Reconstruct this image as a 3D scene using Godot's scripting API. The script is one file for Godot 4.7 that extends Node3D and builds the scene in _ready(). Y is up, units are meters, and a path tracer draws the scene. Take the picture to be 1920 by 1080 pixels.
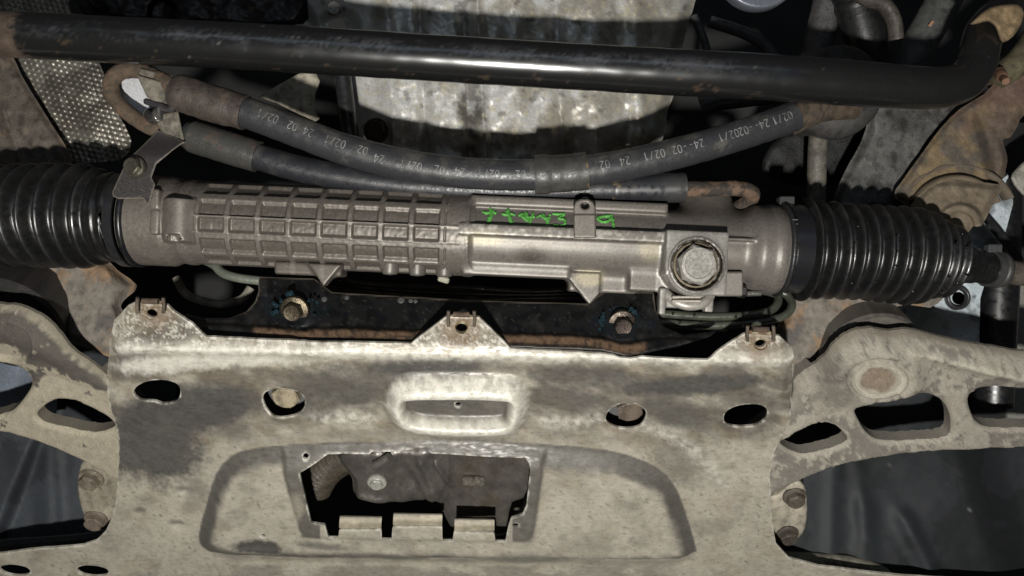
extends Node3D
# The underside of a car, seen from below: steering rack, hoses, anti-roll bar, stiffening plate and control arms.
# Points are measured in a frame that looks along the photographer's line of sight: x right, y up, z towards the lens,
# 1 unit = 0.43 mm. B turns that frame so that the car's floor lies level overhead.
const F := 1397.0
const S := 0.00043
const UPTURN := deg_to_rad(57.0)
const NP := Vector3(0, -0.545, 0.839)      # straight down, in the measuring frame
var B := Basis(Vector3(1, 0, 0), UPTURN)
var O := Vector3(0, 1.6, 0)
var bases := {}
var memo := 0.0
var memo2 := -99.0
var thin_y := -1e9      # sheets are thinner above this line
var taken := {}
var fbm := FastNoiseLite.new()
var one := FastNoiseLite.new()
var cells := FastNoiseLite.new()
var M := {}
var FN: Font

class Mb:
	var v := PackedVector3Array()
	var c := PackedColorArray()
	var t := PackedInt32Array()
	func p(a: Vector3, col: Color) -> int:
		v.append(a); c.append(col)
		return v.size() - 1
	func tri(a: int, b: int, d: int) -> void:
		t.append(a); t.append(b); t.append(d)
	func quad(a: int, b: int, d: int, e: int) -> void:
		t.append(a); t.append(b); t.append(d)
		t.append(a); t.append(d); t.append(e)
	func add(o: Mb) -> Mb:
		var n := v.size()
		v.append_array(o.v); c.append_array(o.c)
		for i in o.t:
			t.append(i + n)
		return self

# ---- measuring ----
func P(x: float, y: float, z: float) -> Vector3:
	var k := 1.0 - z / F
	return Vector3((x - 960.0) * k, (540.0 - y) * k, z)

func PP(x: float, y: float, off := 0.0, h := 0.0) -> Vector3:   # the point of the level plane «off» below or above the stiffening plate that is sighted at x, y
	var dir := Vector3(x - 960.0, 540.0 - y, -F)
	var c := Vector3(0, 0, F)
	var t := NP.dot(P(960, 640, 100) + NP * off - c) / NP.dot(dir)
	return c + dir * t + NP * h

func flat(z: float) -> Callable:
	return func(x: float, y: float, h: float): return P(x, y, z + h)

func level(off: float) -> Callable:
	return func(x: float, y: float, h: float): return PP(x, y, off, h)

func pg(a: Array) -> PackedVector2Array:
	var r := PackedVector2Array()
	for i in range(0, a.size(), 2):
		r.append(Vector2(a[i], a[i + 1]))
	return r

func rounded(a: Array, k := 4) -> PackedVector2Array:    # closed smooth outline through the points
	var q := pg(a)
	var r := PackedVector2Array()
	var n := q.size()
	for i in n:
		for j in k:
			r.append(q[i].cubic_interpolate(q[(i + 1) % n], q[(i - 1 + n) % n], q[(i + 2) % n], float(j) / k))
	return r

func oval(cx: float, cy: float, rx: float, ry: float, turn := 0.0, n := 28) -> PackedVector2Array:
	var r := PackedVector2Array()
	for i in n:
		r.append(Vector2(cx, cy) + Vector2(cos(TAU * i / n) * rx, sin(TAU * i / n) * ry).rotated(turn))
	return r

func psd(x: float, y: float, q: PackedVector2Array) -> float:   # signed distance to an outline, positive inside
	var best := 1e12
	var inside := false
	var a := q[q.size() - 1]
	for b in q:
		var ex := b.x - a.x
		var ey := b.y - a.y
		var wx := x - a.x
		var wy := y - a.y
		var t := clampf((wx * ex + wy * ey) / (ex * ex + ey * ey + 1e-9), 0.0, 1.0)
		var dx := wx - ex * t
		var dy := wy - ey * t
		var d := dx * dx + dy * dy
		if d < best:
			best = d
		if (a.y > y) != (b.y > y) and x < a.x + ex * (y - a.y) / ey:
			inside = not inside
		a = b
	return sqrt(best) if inside else -sqrt(best)

func ss(a: float, b: float, x: float) -> float:
	var t := clampf((x - a) / (b - a), 0.0, 1.0)
	return t * t * (3.0 - 2.0 * t)

func nz(x: float, y: float, f: float, z := 0.0) -> float:
	return fbm.get_noise_3d(x * f, y * f, z * 17.3)

func n1(x: float, y: float, f: float, z := 0.0) -> float:
	return one.get_noise_3d(x * f, y * f, z * 17.3)

func blob(x: float, y: float, cx: float, cy: float, rx: float, ry: float, turn := 0.0, soft := 0.4, rag := 0.35) -> float:   # a patch with a ragged rim, 0 to 1
	var dx := x - cx
	var dy := y - cy
	if absf(dx) + absf(dy) > 2.2 * (rx + ry):
		return 0.0
	var c := cos(turn)
	var s := sin(turn)
	var u := (dx * c + dy * s) / rx
	var w := (-dx * s + dy * c) / ry
	var d := sqrt(u * u + w * w) + rag * nz(x, y, 0.03, cx * 0.01) + rag * 0.6 * nz(x, y, 0.11, cy * 0.01)
	return 1.0 - ss(1.0 - soft, 1.0 + soft, d)

func lin(r: float, g: float, b: float) -> Color:
	return Color(r / 255.0, g / 255.0, b / 255.0).srgb_to_linear()

# ---- naming and building ----
func numbered(called: String, parent: Node) -> String:
	var key := str(parent.get_instance_id()) + called
	taken[key] = taken.get(key, -1) + 1
	return called if taken[key] == 0 else "%s_%03d" % [called, taken[key]]

func thing(called: String, label: String, category: String, base: Vector3, group := "") -> Node3D:
	var o := Node3D.new()
	o.name = numbered(called, self)
	o.transform = Transform3D(B, O + B * (base * S))
	add_child(o, true)
	o.set_meta("label", label)
	o.set_meta("category", category)
	if group:
		o.set_meta("group", group)
	bases[o] = base
	return o

func obj(called: String, mb: Mb, mat: Material, parent: Node3D, crease := 0.0) -> MeshInstance3D:
	var o := MeshInstance3D.new()
	o.name = numbered(called, parent)
	var base: Vector3 = bases[parent]
	bases[o] = base
	o.mesh = commit(mb, base, crease)
	o.material_override = mat
	parent.add_child(o, true)
	return o

func commit(mb: Mb, base: Vector3, crease: float) -> ArrayMesh:
	var nt := mb.t.size() / 3
	var fn := PackedVector3Array()
	fn.resize(nt)
	for i in nt:
		var a := mb.v[mb.t[i * 3]]
		fn[i] = (mb.v[mb.t[i * 3 + 1]] - a).cross(mb.v[mb.t[i * 3 + 2]] - a)
	var V := PackedVector3Array()
	var N := PackedVector3Array()
	var C := PackedColorArray()
	var I := PackedInt32Array()
	if crease <= 0.0:
		N.resize(mb.v.size())
		for i in nt:
			for k in 3:
				N[mb.t[i * 3 + k]] += fn[i]
		for i in N.size():
			N[i] = N[i].normalized() if N[i].length_squared() > 1e-20 else Vector3(0, 0, 1)
		V.resize(mb.v.size())
		for i in V.size():
			V[i] = (mb.v[i] - base) * S
		C = mb.c
		I.resize(nt * 3)
		for i in nt:
			I[i * 3] = mb.t[i * 3]
			I[i * 3 + 1] = mb.t[i * 3 + 2]
			I[i * 3 + 2] = mb.t[i * 3 + 1]
	else:
		var at := {}
		var lim := cos(deg_to_rad(crease))
		for i in nt:
			for k in 3:
				var q := (mb.v[mb.t[i * 3 + k]] * 50.0).round()
				if not at.has(q):
					at[q] = []
				at[q].append(i)
		for i in nt:
			var m := fn[i].normalized()
			for k in [0, 2, 1]:
				var id := mb.t[i * 3 + k]
				var sum := Vector3()
				for f in at[(mb.v[id] * 50.0).round()]:
					if fn[f].normalized().dot(m) > lim:
						sum += fn[f]
				V.append((mb.v[id] - base) * S)
				C.append(mb.c[id])
				N.append(sum.normalized() if sum.length_squared() > 1e-20 else m)
				I.append(I.size())
	var arr := []
	arr.resize(Mesh.ARRAY_MAX)
	arr[Mesh.ARRAY_VERTEX] = V
	arr[Mesh.ARRAY_NORMAL] = N
	arr[Mesh.ARRAY_COLOR] = C
	arr[Mesh.ARRAY_INDEX] = I
	var am := ArrayMesh.new()
	am.add_surface_from_arrays(Mesh.PRIMITIVE_TRIANGLES, arr)
	return am

# ---- shapes ----
func sheet(outer: PackedVector2Array, holes: Array, step: float, mp: Callable, zf: Callable, cf: Callable, thick: float) -> Mb:
	var lo := outer[0]
	var hi := outer[0]
	for q in outer:
		lo = lo.min(q)
		hi = hi.max(q)
	lo -= Vector2(step, step)
	var nx := int(ceil((hi.x - lo.x) / step)) + 2
	var ny := int(ceil((hi.y - lo.y) / step)) + 2
	var hc := []
	for h in holes:
		var m := Vector2()
		for q in h:
			m += q
		m /= h.size()
		var r := 0.0
		for q in h:
			r = maxf(r, m.distance_to(q))
		hc.append([m.x, m.y, r])
	var D := PackedFloat32Array()
	D.resize(nx * ny)
	var dist := func(x: float, y: float) -> float:
		var d := psd(x, y, outer)
		if d > 0.0:
			for k in holes.size():
				var far: float = Vector2(x - hc[k][0], y - hc[k][1]).length() - hc[k][2]
				if far < d:
					d = minf(d, -psd(x, y, holes[k]))
		return d if absf(d) > 0.01 else 0.01
	var K := 8
	for bj in range(0, ny, K):
		for bi in range(0, nx, K):
			var mid: float = dist.call(lo.x + (bi + 3.5) * step, lo.y + (bj + 3.5) * step)
			var same := absf(mid) > 5.2 * step + 30.0      # far from any rim: the exact distance does not matter
			for j in range(bj, mini(bj + K, ny)):
				for i in range(bi, mini(bi + K, nx)):
					D[j * nx + i] = mid if same else dist.call(lo.x + i * step, lo.y + j * step)
	var mb := Mb.new()
	var bk := Mb.new()
	var wl := Mb.new()
	var vid := {}
	var wid := {}
	var cx := [0, 0, 1, 1]
	var cy := [0, 1, 1, 0]
	for j in ny - 1:
		for i in nx - 1:
			var any := 0
			for k in 4:
				if D[(j + cy[k]) * nx + i + cx[k]] > 0.0:
					any += 1
			if any == 0:
				continue
			var poly := PackedInt32Array()
			var leave := -1
			var enter := -1
			var first_enter := -1
			for k in 4:
				var ia: int = (j + cy[k]) * nx + i + cx[k]
				var kb := (k + 1) % 4
				var ib: int = (j + cy[kb]) * nx + i + cx[kb]
				var da := D[ia]
				var db := D[ib]
				if da > 0.0:
					if not vid.has(ia):
						var x := lo.x + (ia % nx) * step
						var y := lo.y + (ia / nx) * step
						var h: float = zf.call(x, y, da)
						var col: Color = cf.call(x, y, da)
						vid[ia] = mb.p(mp.call(x, y, h), col)
						bk.p(mp.call(x, y, h - (thick if y > thin_y else thick * 0.25)), col)
					poly.append(vid[ia])
				if any < 4 and (da > 0.0) != (db > 0.0):
					var key := -1 - (mini(ia, ib) * 2 + (1 if absi(ia - ib) > 1 else 0))
					if not vid.has(key):
						var t := da / (da - db)
						var x := lo.x + lerpf(ia % nx, ib % nx, t) * step
						var y := lo.y + lerpf(ia / nx, ib / nx, t) * step
						var h: float = zf.call(x, y, 0.0)
						var col: Color = cf.call(x, y, 0.0)
						vid[key] = mb.p(mp.call(x, y, h), col)
						bk.p(mp.call(x, y, h - (thick if y > thin_y else thick * 0.25)), col)
						var side: Color = cf.call(x, y, -1.0)
						wid[key] = wl.p(mp.call(x, y, h), side)
						wl.p(mp.call(x, y, h - (thick if y > thin_y else thick * 0.25)), side)
					poly.append(vid[key])
					if da > 0.0:
						leave = key
						if first_enter != -1:
							pass
					else:
						enter = key
						if leave == -1:
							first_enter = key
						else:
							wl.quad(wid[leave] + 1, wid[enter] + 1, wid[enter], wid[leave])
							leave = -1
			if leave != -1 and first_enter != -1:
				wl.quad(wid[leave] + 1, wid[first_enter] + 1, wid[first_enter], wid[leave])
			for k in range(1, poly.size() - 1):
				mb.tri(poly[0], poly[k], poly[k + 1])
				bk.tri(poly[0], poly[k + 1], poly[k])
	mb.add(wl)
	mb.add(bk)
	return mb

func curve(pts: Array, step := 6.0) -> PackedVector3Array:   # an even, smooth line through the points
	var r := PackedVector3Array()
	var n := pts.size()
	for i in n - 1:
		var a: Vector3 = pts[i]
		var b: Vector3 = pts[i + 1]
		var k := maxi(1, int(a.distance_to(b) / step))
		for j in k:
			r.append(a.cubic_interpolate(b, pts[maxi(0, i - 1)], pts[mini(n - 1, i + 2)], float(j) / k))
	r.append(pts[n - 1])
	return r

func frames(path: PackedVector3Array, ref: Vector3) -> Array:
	var out := []
	var s := 0.0
	var N := ref
	for i in path.size():
		var T := (path[mini(i + 1, path.size() - 1)] - path[maxi(i - 1, 0)]).normalized()
		N = (N - T * N.dot(T)).normalized()
		if i > 0:
			s += path[i].distance_to(path[i - 1])
		out.append([path[i], T, N, N.cross(T), s])
	return out

func tube(path: PackedVector3Array, rad: Callable, cf: Callable, n := 24, caps := true, ref := Vector3(0, 0, 1)) -> Mb:
	var fr := frames(path, ref)
	var mb := Mb.new()
	for f in fr:
		for j in n:
			var th := TAU * j / n
			var q: Vector3 = f[0] + (f[2] * cos(th) + f[3] * sin(th)) * rad.call(f[4], th)
			mb.p(q, cf.call(q, f[4], th))
	for i in fr.size() - 1:
		for j in n:
			var k := (j + 1) % n
			mb.quad(i * n + j, (i + 1) * n + j, (i + 1) * n + k, i * n + k)
	if caps:
		for e in [0, fr.size() - 1]:
			var m := mb.p(fr[e][0], cf.call(fr[e][0], fr[e][4], 0.0))
			var rim := mb.v.size()
			for j in n:
				mb.p(mb.v[e * n + j], mb.c[e * n + j])
			for j in n:
				if e == 0:
					mb.tri(m, rim + j, rim + (j + 1) % n)
				else:
					mb.tri(m, rim + (j + 1) % n, rim + j)
	return mb

func even(r: float) -> Callable:
	return func(_s, _th): return r

func paint(col: Color, vary := 0.25, f := 0.05) -> Callable:    # for tubes
	return func(q: Vector3, _s, _th): return col * (1.0 + vary * 1.6 * nz(q.x, q.y, f, q.z * 0.002))

func hue(col: Color, vary := 0.25, f := 0.05) -> Callable:      # for sheets
	return func(x, y, _d): return col * (1.0 + vary * 1.6 * nz(x, y, f, 3.0))

func still(h: float) -> Callable:
	return func(_x, _y, _d): return h

func bevelled(r: float, wob := 0.0) -> Callable:    # a rounded rim of radius r
	return func(x: float, y: float, d: float):
		var h := 0.0
		if d < r:
			h = sqrt(maxf(0.0, r * r - (r - d) * (r - d))) - r
		return h + (wob * nz(x, y, 0.02, 5.0) if wob > 0.0 else 0.0)

func lathe(center: Vector3, axis: Vector3, prof: Array, n: int, col: Color, vary := 0.2, turn := 0.0, ref := Vector3(0, 1, 0)) -> Mb:   # prof: Vector2(radius, height) from the far end to the near end
	var ax := axis.normalized()
	var a := ref - ax * ref.dot(ax)
	a = a.normalized() if a.length() > 0.1 else ax.cross(Vector3(0, 0, 1)).normalized()
	var b := ax.cross(a)
	var mb := Mb.new()
	for f in prof:
		for j in n:
			var th := TAU * j / n + turn
			var q: Vector3 = center + ax * f.y + (a * cos(th) + b * sin(th)) * maxf(f.x, 0.001)
			mb.p(q, col * (1.0 + vary * 1.6 * nz(q.x, q.y, 0.08, q.z * 0.01)))
	for i in prof.size() - 1:
		for j in n:
			var k := (j + 1) % n
			mb.quad(i * n + j, i * n + k, (i + 1) * n + k, (i + 1) * n + j)
	return mb

func block(center: Vector3, half: Vector3, col: Color, bev := 2.0, turn := Basis(), vary := 0.15) -> Mb:   # a box with chamfered edges
	var mb := Mb.new()
	var ids := {}
	for sx in [-1, 1]:
		for sy in [-1, 1]:
			for sz in [-1, 1]:
				for ax in 3:
					var q := Vector3(sx * half.x, sy * half.y, sz * half.z)
					var inset := Vector3(sx, sy, sz) * bev
					inset[ax] = 0.0
					var w: Vector3 = center + turn * (q - inset)
					ids[[sx, sy, sz, ax]] = mb.p(w, col * (1.0 + vary * 1.6 * nz(w.x, w.y, 0.07, w.z * 0.01)))
	var put := func(l: Array):
		var a := mb.v[l[0]]
		var nn := (mb.v[l[1]] - a).cross(mb.v[l[2]] - a)
		if nn.dot((a + mb.v[l[1]] + mb.v[l[2]]) / 3.0 - center) < 0.0:
			l.reverse()
		if l.size() == 4:
			mb.quad(l[0], l[1], l[2], l[3])
		else:
			mb.tri(l[0], l[1], l[2])
	var key := func(s: Array, ax: int): return ids[[s[0], s[1], s[2], ax]]
	for ax in 3:
		var u := (ax + 1) % 3
		var w := (ax + 2) % 3
		for sg in [-1, 1]:
			var l := []
			for k in [[-1, -1], [1, -1], [1, 1], [-1, 1]]:
				var s := [0, 0, 0]
				s[ax] = sg
				s[u] = k[0]
				s[w] = k[1]
				l.append(key.call(s, ax))
			put.call(l)
		for su in [-1, 1]:
			for sw in [-1, 1]:
				var s1 := [0, 0, 0]
				s1[u] = su
				s1[w] = sw
				var s2 := s1.duplicate()
				s1[ax] = -1
				s2[ax] = 1
				put.call([key.call(s1, u), key.call(s2, u), key.call(s2, w), key.call(s1, w)])
	for sx in [-1, 1]:
		for sy in [-1, 1]:
			for sz in [-1, 1]:
				put.call([ids[[sx, sy, sz, 0]], ids[[sx, sy, sz, 1]], ids[[sx, sy, sz, 2]]])
	return mb

func hexhead(center: Vector3, axis: Vector3, r: float, h: float, col: Color, flange := 0.0, turn := 0.0) -> Mb:
	var mb := Mb.new()
	if flange > 0.0:
		mb.add(lathe(center, axis, [Vector2(flange, -2), Vector2(flange, 3), Vector2(flange * 0.93, 5), Vector2(r * 0.7, 7)], 28, col))
	mb.add(lathe(center, axis, [Vector2(r, 0), Vector2(r, h * 0.86), Vector2(r * 0.88, h), Vector2(0, h)], 6, col, 0.2, turn))
	mb.add(lathe(center, axis, [Vector2(r * 0.86, h), Vector2(r * 0.8, h + 1.0), Vector2(r * 0.6, h + 0.6), Vector2(0, h + 0.4)], 24, col * 0.95))
	return mb

func writing(text: String, size: float, place: Callable, col: Color, deep := 1.2) -> Mb:   # lettering laid on a surface by «place» (x along, y up, z out)
	var tm := TextMesh.new()
	tm.text = text
	tm.font = FN
	tm.font_size = 32
	tm.pixel_size = size / 23.0
	tm.curve_step = 4.0
	tm.depth = deep
	var a := tm.get_mesh_arrays()
	var mb := Mb.new()
	if a.is_empty() or a[0] == null:
		return mb
	for q in a[Mesh.ARRAY_VERTEX]:
		mb.p(place.call(q.x, q.y, q.z), col)
	var ix: PackedInt32Array = a[Mesh.ARRAY_INDEX] if a[Mesh.ARRAY_INDEX] != null else PackedInt32Array(range(mb.v.size()))
	for i in range(0, ix.size(), 3):
		mb.tri(ix[i], ix[i + 2], ix[i + 1])
	return mb

# ---- cast shapes: a field meshed as surface nets ----
func smin(a: float, b: float, k: float) -> float:
	var h := maxf(k - absf(a - b), 0.0) / k
	return minf(a, b) - h * h * k * 0.25

func sbox(p: Vector3, c: Vector3, h: Vector3, r := 2.0) -> float:
	var q := (p - c).abs() - h + Vector3(r, r, r)
	return q.max(Vector3.ZERO).length() + minf(maxf(q.x, maxf(q.y, q.z)), 0.0) - r

func scyl(p: Vector3, a: Vector3, ax: Vector3, r: float, half: float, e := 2.0) -> float:   # ax: unit
	var w := p - a
	var t := w.dot(ax)
	var q := Vector2((w - ax * t).length() - r + e, absf(t) - half + e)
	return q.max(Vector2.ZERO).length() + minf(maxf(q.x, q.y), 0.0) - e

func nets(f: Callable, lo: Vector3, hi: Vector3, cell: float, to: Callable, cf: Callable) -> Mb:
	var n := Vector3i(((hi - lo) / cell).ceil()) + Vector3i(1, 1, 1)
	var sx := n.x
	var sxy := n.x * n.y
	var G := PackedFloat32Array()
	G.resize(n.x * n.y * n.z)
	G.fill(1e9)
	var K := 5
	var reach := cell * K * 0.5 * 1.74 * 1.25 + cell
	var blocks := []
	for bz in range(0, n.z - 1, K):
		for by in range(0, n.y - 1, K):
			for bx in range(0, n.x - 1, K):
				var m := lo + Vector3(bx + K * 0.5, by + K * 0.5, bz + K * 0.5) * cell
				if absf(f.call(m)) < reach:
					blocks.append(Vector3i(bx, by, bz))
	for b in blocks:
		for z in range(b.z, mini(b.z + K + 1, n.z)):
			for y in range(b.y, mini(b.y + K + 1, n.y)):
				for x in range(b.x, mini(b.x + K + 1, n.x)):
					var id := x + y * sx + z * sxy
					if G[id] > 1e8:
						G[id] = f.call(lo + Vector3(x, y, z) * cell)
	var mb := Mb.new()
	var vid := {}
	var off := [0, 1, sx, sx + 1, sxy, sxy + 1, sxy + sx, sxy + sx + 1]
	var edges := [[0, 1], [2, 3], [4, 5], [6, 7], [0, 2], [1, 3], [4, 6], [5, 7], [0, 4], [1, 5], [2, 6], [3, 7]]
	for b in blocks:
		for z in range(b.z, mini(b.z + K, n.z - 1)):
			for y in range(b.y, mini(b.y + K, n.y - 1)):
				for x in range(b.x, mini(b.x + K, n.x - 1)):
					var id := x + y * sx + z * sxy
					var mask := 0
					for k in 8:
						if G[id + off[k]] < 0.0:
							mask |= 1 << k
					if mask == 0 or mask == 255:
						continue
					var sum := Vector3()
					var cnt := 0
					for e in edges:
						var ka: int = e[0]
						var kb: int = e[1]
						if ((mask >> ka) & 1) != ((mask >> kb) & 1):
							var ga := G[id + off[ka]]
							var gb := G[id + off[kb]]
							var t := ga / (ga - gb)
							sum += Vector3(lerpf(ka & 1, kb & 1, t), lerpf((ka >> 1) & 1, (kb >> 1) & 1, t), lerpf(ka >> 2, kb >> 2, t))
							cnt += 1
					var w := lo + (Vector3(x, y, z) + sum / cnt) * cell
					vid[id] = mb.p(to.call(w), cf.call(w))
	for id in vid:
		var g := G[id]
		for ax in 3:
			var d1: int = [1, sx, sxy][ax]
			var g2 := G[id + d1]
			if g2 > 1e8 or (g < 0.0) == (g2 < 0.0):
				continue
			var du: int = [sx, sxy, 1][ax]
			var dw: int = [sxy, 1, sx][ax]
			var a0: int = vid.get(id, -1)
			var a1: int = vid.get(id - du, -1)
			var a2: int = vid.get(id - du - dw, -1)
			var a3: int = vid.get(id - dw, -1)
			if a0 < 0 or a1 < 0 or a2 < 0 or a3 < 0:
				continue
			if g < 0.0:
				mb.quad(a0, a1, a2, a3)
			else:
				mb.quad(a0, a3, a2, a1)
	return mb

# ---- materials ----
func tex(freq: float, ramp: Array, oct := 4, size := 512, kind := FastNoiseLite.TYPE_SIMPLEX_SMOOTH) -> NoiseTexture2D:
	var f := FastNoiseLite.new()
	f.noise_type = kind
	f.seed = 11 + M.size()
	f.frequency = freq
	f.fractal_octaves = oct
	var t := NoiseTexture2D.new()
	t.width = size
	t.height = size
	t.seamless = true
	t.noise = f
	if ramp:
		var g := Gradient.new()
		g.offsets = PackedFloat32Array(ramp.map(func(r): return r[0]))
		g.colors = PackedColorArray(ramp.map(func(r): return Color(r[1], r[1], r[1]) if not r[1] is Color else r[1]))
		t.color_ramp = g
	return t

func mk(called: String, rough: float, metal: float, color_tex: Texture2D, bump: Texture2D, bump_cm: float, scale: float, rough_tex: Texture2D = null, spec := 0.5) -> StandardMaterial3D:
	var m := StandardMaterial3D.new()
	m.resource_name = called
	m.vertex_color_use_as_albedo = true
	m.roughness = rough
	m.metallic = metal
	m.metallic_specular = spec
	m.uv1_triplanar = true
	m.uv1_scale = Vector3(scale, scale, scale)
	if color_tex:
		m.albedo_texture = color_tex
	if bump:
		m.heightmap_enabled = true
		m.heightmap_texture = bump
		m.heightmap_scale = bump_cm
	if rough_tex:
		m.roughness_texture = rough_tex
		m.roughness_texture_channel = BaseMaterial3D.TEXTURE_CHANNEL_RED
	M[called] = m
	return m

func flecked(m: StandardMaterial3D, t: Texture2D, scale: float) -> void:   # a second, finer pattern over the first
	m.detail_enabled = true
	m.detail_albedo = t
	m.detail_blend_mode = BaseMaterial3D.BLEND_MODE_MUL
	m.detail_uv_layer = BaseMaterial3D.DETAIL_UV_2
	m.uv2_triplanar = true
	m.uv2_scale = Vector3(scale, scale, scale)

# ---- the steering rack's own frame: u along it to the right, v up, w towards the lens ----
const RU := Vector3(0.99903, -0.04414, 0)
const RV := Vector3(0.04414, 0.99903, 0)
const RO := Vector3(0, 96.5, 0)
func rack(u: float, v: float, w: float) -> Vector3:
	return RO + RU * u + RV * v + Vector3(0, 0, w)
func rack_at(p: Vector3) -> Vector3:
	return rack(p.x, p.y, p.z)
func unrack(q: Vector3) -> Vector3:
	q -= RO
	return Vector3(q.dot(RU), q.dot(RV), q.z)

func ribbed_radius(u: float, th: float) -> float:      # the left two thirds of the housing; th in degrees, 0 towards the lens
	var r := 78.0 + 6.0 * ss(-612, -630, u) + 2.0 * ss(-582, -590, u) * ss(-606, -598, u) - 9.0 * ss(-84, -68, u)
	if u > -566.0 and u < -118.0:
		var q := (u + 562.0) / 54.7
		var du := absf(q - roundf(q)) * 54.7
		var row := 0.0
		if th > 6.5:
			row = maxf(ss(6.9, 8.2, th) * ss(28.5, 27.0, th), ss(39.5, 41.0, th) * ss(61.5, 60.0, th))
		else:
			row = maxf(ss(4.2, 2.9, th) * ss(-15.5, -14.0, th), maxf(ss(-24.5, -26.0, th) * ss(-46.5, -45.0, th), ss(-53.5, -55.0, th) * ss(-73.0, -71.5, th)))
		r -= (6.0 + 0.5 * n1(roundf(q) * 9.0, th, 0.05, 180.0)) * row * ss(4.2, 6.4, du)
	if u > -585.0 and u < -90.0:
		r += 2.2 * maxf(ss(1.5, 0.4, absf(th - 5.6)), 0.8 * ss(1.2, 0.3, absf(th + 15.6)))
	return r + 0.35 * n1(u, th * 1.3, 0.09, 181.0)

func lug_field(p: Vector3) -> float:      # what stands on the ribbed tube
	var d := scyl(p, Vector3(-592, -2, 66), Vector3(0, 1, 0), 28.0, 38.0, 3.0)
	d = maxf(d, -scyl(p, Vector3(-592, 38, 66), Vector3(0, 1, 0), 23.0, 12.0, 2.0))
	var torn := Vector3(-594 + 5.0 * n1(p.y, p.z, 0.12, 182.0), -44, 86)
	d = maxf(d, -scyl(p, torn, Vector3(0, 1, 0), 13.0 + 3.0 * n1(p.x, p.y, 0.15, 183.0), 16.0, 2.0))
	d = smin(d, sbox(p, Vector3(-634, 34, 66), Vector3(9, 17, 18), 4.0), 3.0)
	d = smin(d, sbox(p, Vector3(-631, -8, 76), Vector3(8, 22, 9), 4.0), 3.0)
	d = smin(d, maxf(absf(p.x + 606.0) - 40.0, absf(sqrt(p.y * p.y + p.z * p.z) - 74.0) - 3.0), 12.0)
	return maxf(maxf(d, -p.z), absf(p.y - 4.0) - 52.0)

func mount_field(p: Vector3) -> float:
	var d := sbox(p, Vector3(-370, -78, 10), Vector3(62, 12, 26), 5.0)
	var t := p - Vector3(-338, -84, 30)
	d = smin(d, maxf(maxf(absf(t.x) * 1.2 - 22.0 - t.y * 0.9, absf(t.z) - 14.0), t.y - 16.0) * 0.7, 8.0)
	return d

func rack_field(p: Vector3) -> float:     # the valve end of the housing
	var u := p.x
	var v := p.y
	var w := p.z
	var v2 := v + 4.0
	var d := sqrt(v2 * v2 + w * w) - (66.0 + 16.0 * ss(418, 452, u))
	d = maxf(maxf(d, u - 497.0), -92.0 - u)
	if u < -20.0:
		d = smin(d, maxf(maxf(sqrt(v * v + w * w) - 77.5, u + 76.0), -92.0 - u), 8.0)
	if u < 310.0:
		d = smin(d, sbox(p, Vector3(98, 5, 40), Vector3(205, 10, 41), 3.0), 6.0)          # the parting flange
		d = smin(d, sbox(p, Vector3(102, 60, 8), Vector3(178, 9, 44), 3.0), 12.0)          # the upper ledge
		d = smin(d, sbox(p, Vector3(10, -66, 12), Vector3(96, 9, 34), 3.0), 12.0)          # the lower lip
		d = smin(d, sbox(p, Vector3(170, -76, 2), Vector3(62, 22, 26), 5.0), 12.0)
		d = smin(d, sbox(p, Vector3(252, -70, 20), Vector3(36, 22, 26), 5.0), 10.0)
		var t := p - Vector3(132, -86, 30)
		var lug := maxf(maxf(absf(t.x - 2.0) - 30.0, -t.y - 34.0 + absf(t.x - 14.0) * 1.15), maxf(t.y - 24.0, absf(t.z) - 13.0))
		d = smin(d, lug * 0.7, 5.0)
	if u > 180.0:
		# the valve tower that leans up and back, and the neck to the flared end
		d = smin(d, scyl(p, Vector3(368, 30, -26), Vector3(0, 0.98, -0.2), 50.0, 66.0, 8.0), 34.0)
		d = smin(d, sbox(p, Vector3(396, 8, 34), Vector3(40, 3, 40), 2.0), 4.0)
		d = smin(d, scyl(p, Vector3(482, -4, 0), Vector3(1, 0, 0), 84.0, 8.0, 5.0), 6.0)
		# the thrust-piece housing: a square plate whose lower corner is rounded off, bored for the plug
		var bl := sbox(p, Vector3(325, -22, 40), Vector3(55, 40, 54), 3.0)
		bl = minf(bl, sbox(p, Vector3(352, -54, 40), Vector3(28, 40, 54), 3.0))
		bl = smin(bl, scyl(p, Vector3(325, -42, 40), Vector3(0, 0, 1), 55.0, 54.0, 3.0), 3.0)
		bl = minf(bl, scyl(p, Vector3(325, -42, 60), Vector3(0, 0, 1), 50.0, 38.0, 2.0))
		bl = maxf(bl, -scyl(p, Vector3(325, -42, 106), Vector3(0, 0, 1), 44.0, 24.0, 1.0))
		d = smin(d, bl, 4.0)
		d = smin(d, sbox(p, Vector3(322, -108, 26), Vector3(48, 12, 26), 3.0), 4.0)
		d = minf(d, sbox(p, Vector3(276, -108, 46), Vector3(6, 24, 10), 2.0))
		d = minf(d, sbox(p, Vector3(360, -110, 46), Vector3(8, 14, 10), 2.0))
	return maxf(d, -34.0 - w)

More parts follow.
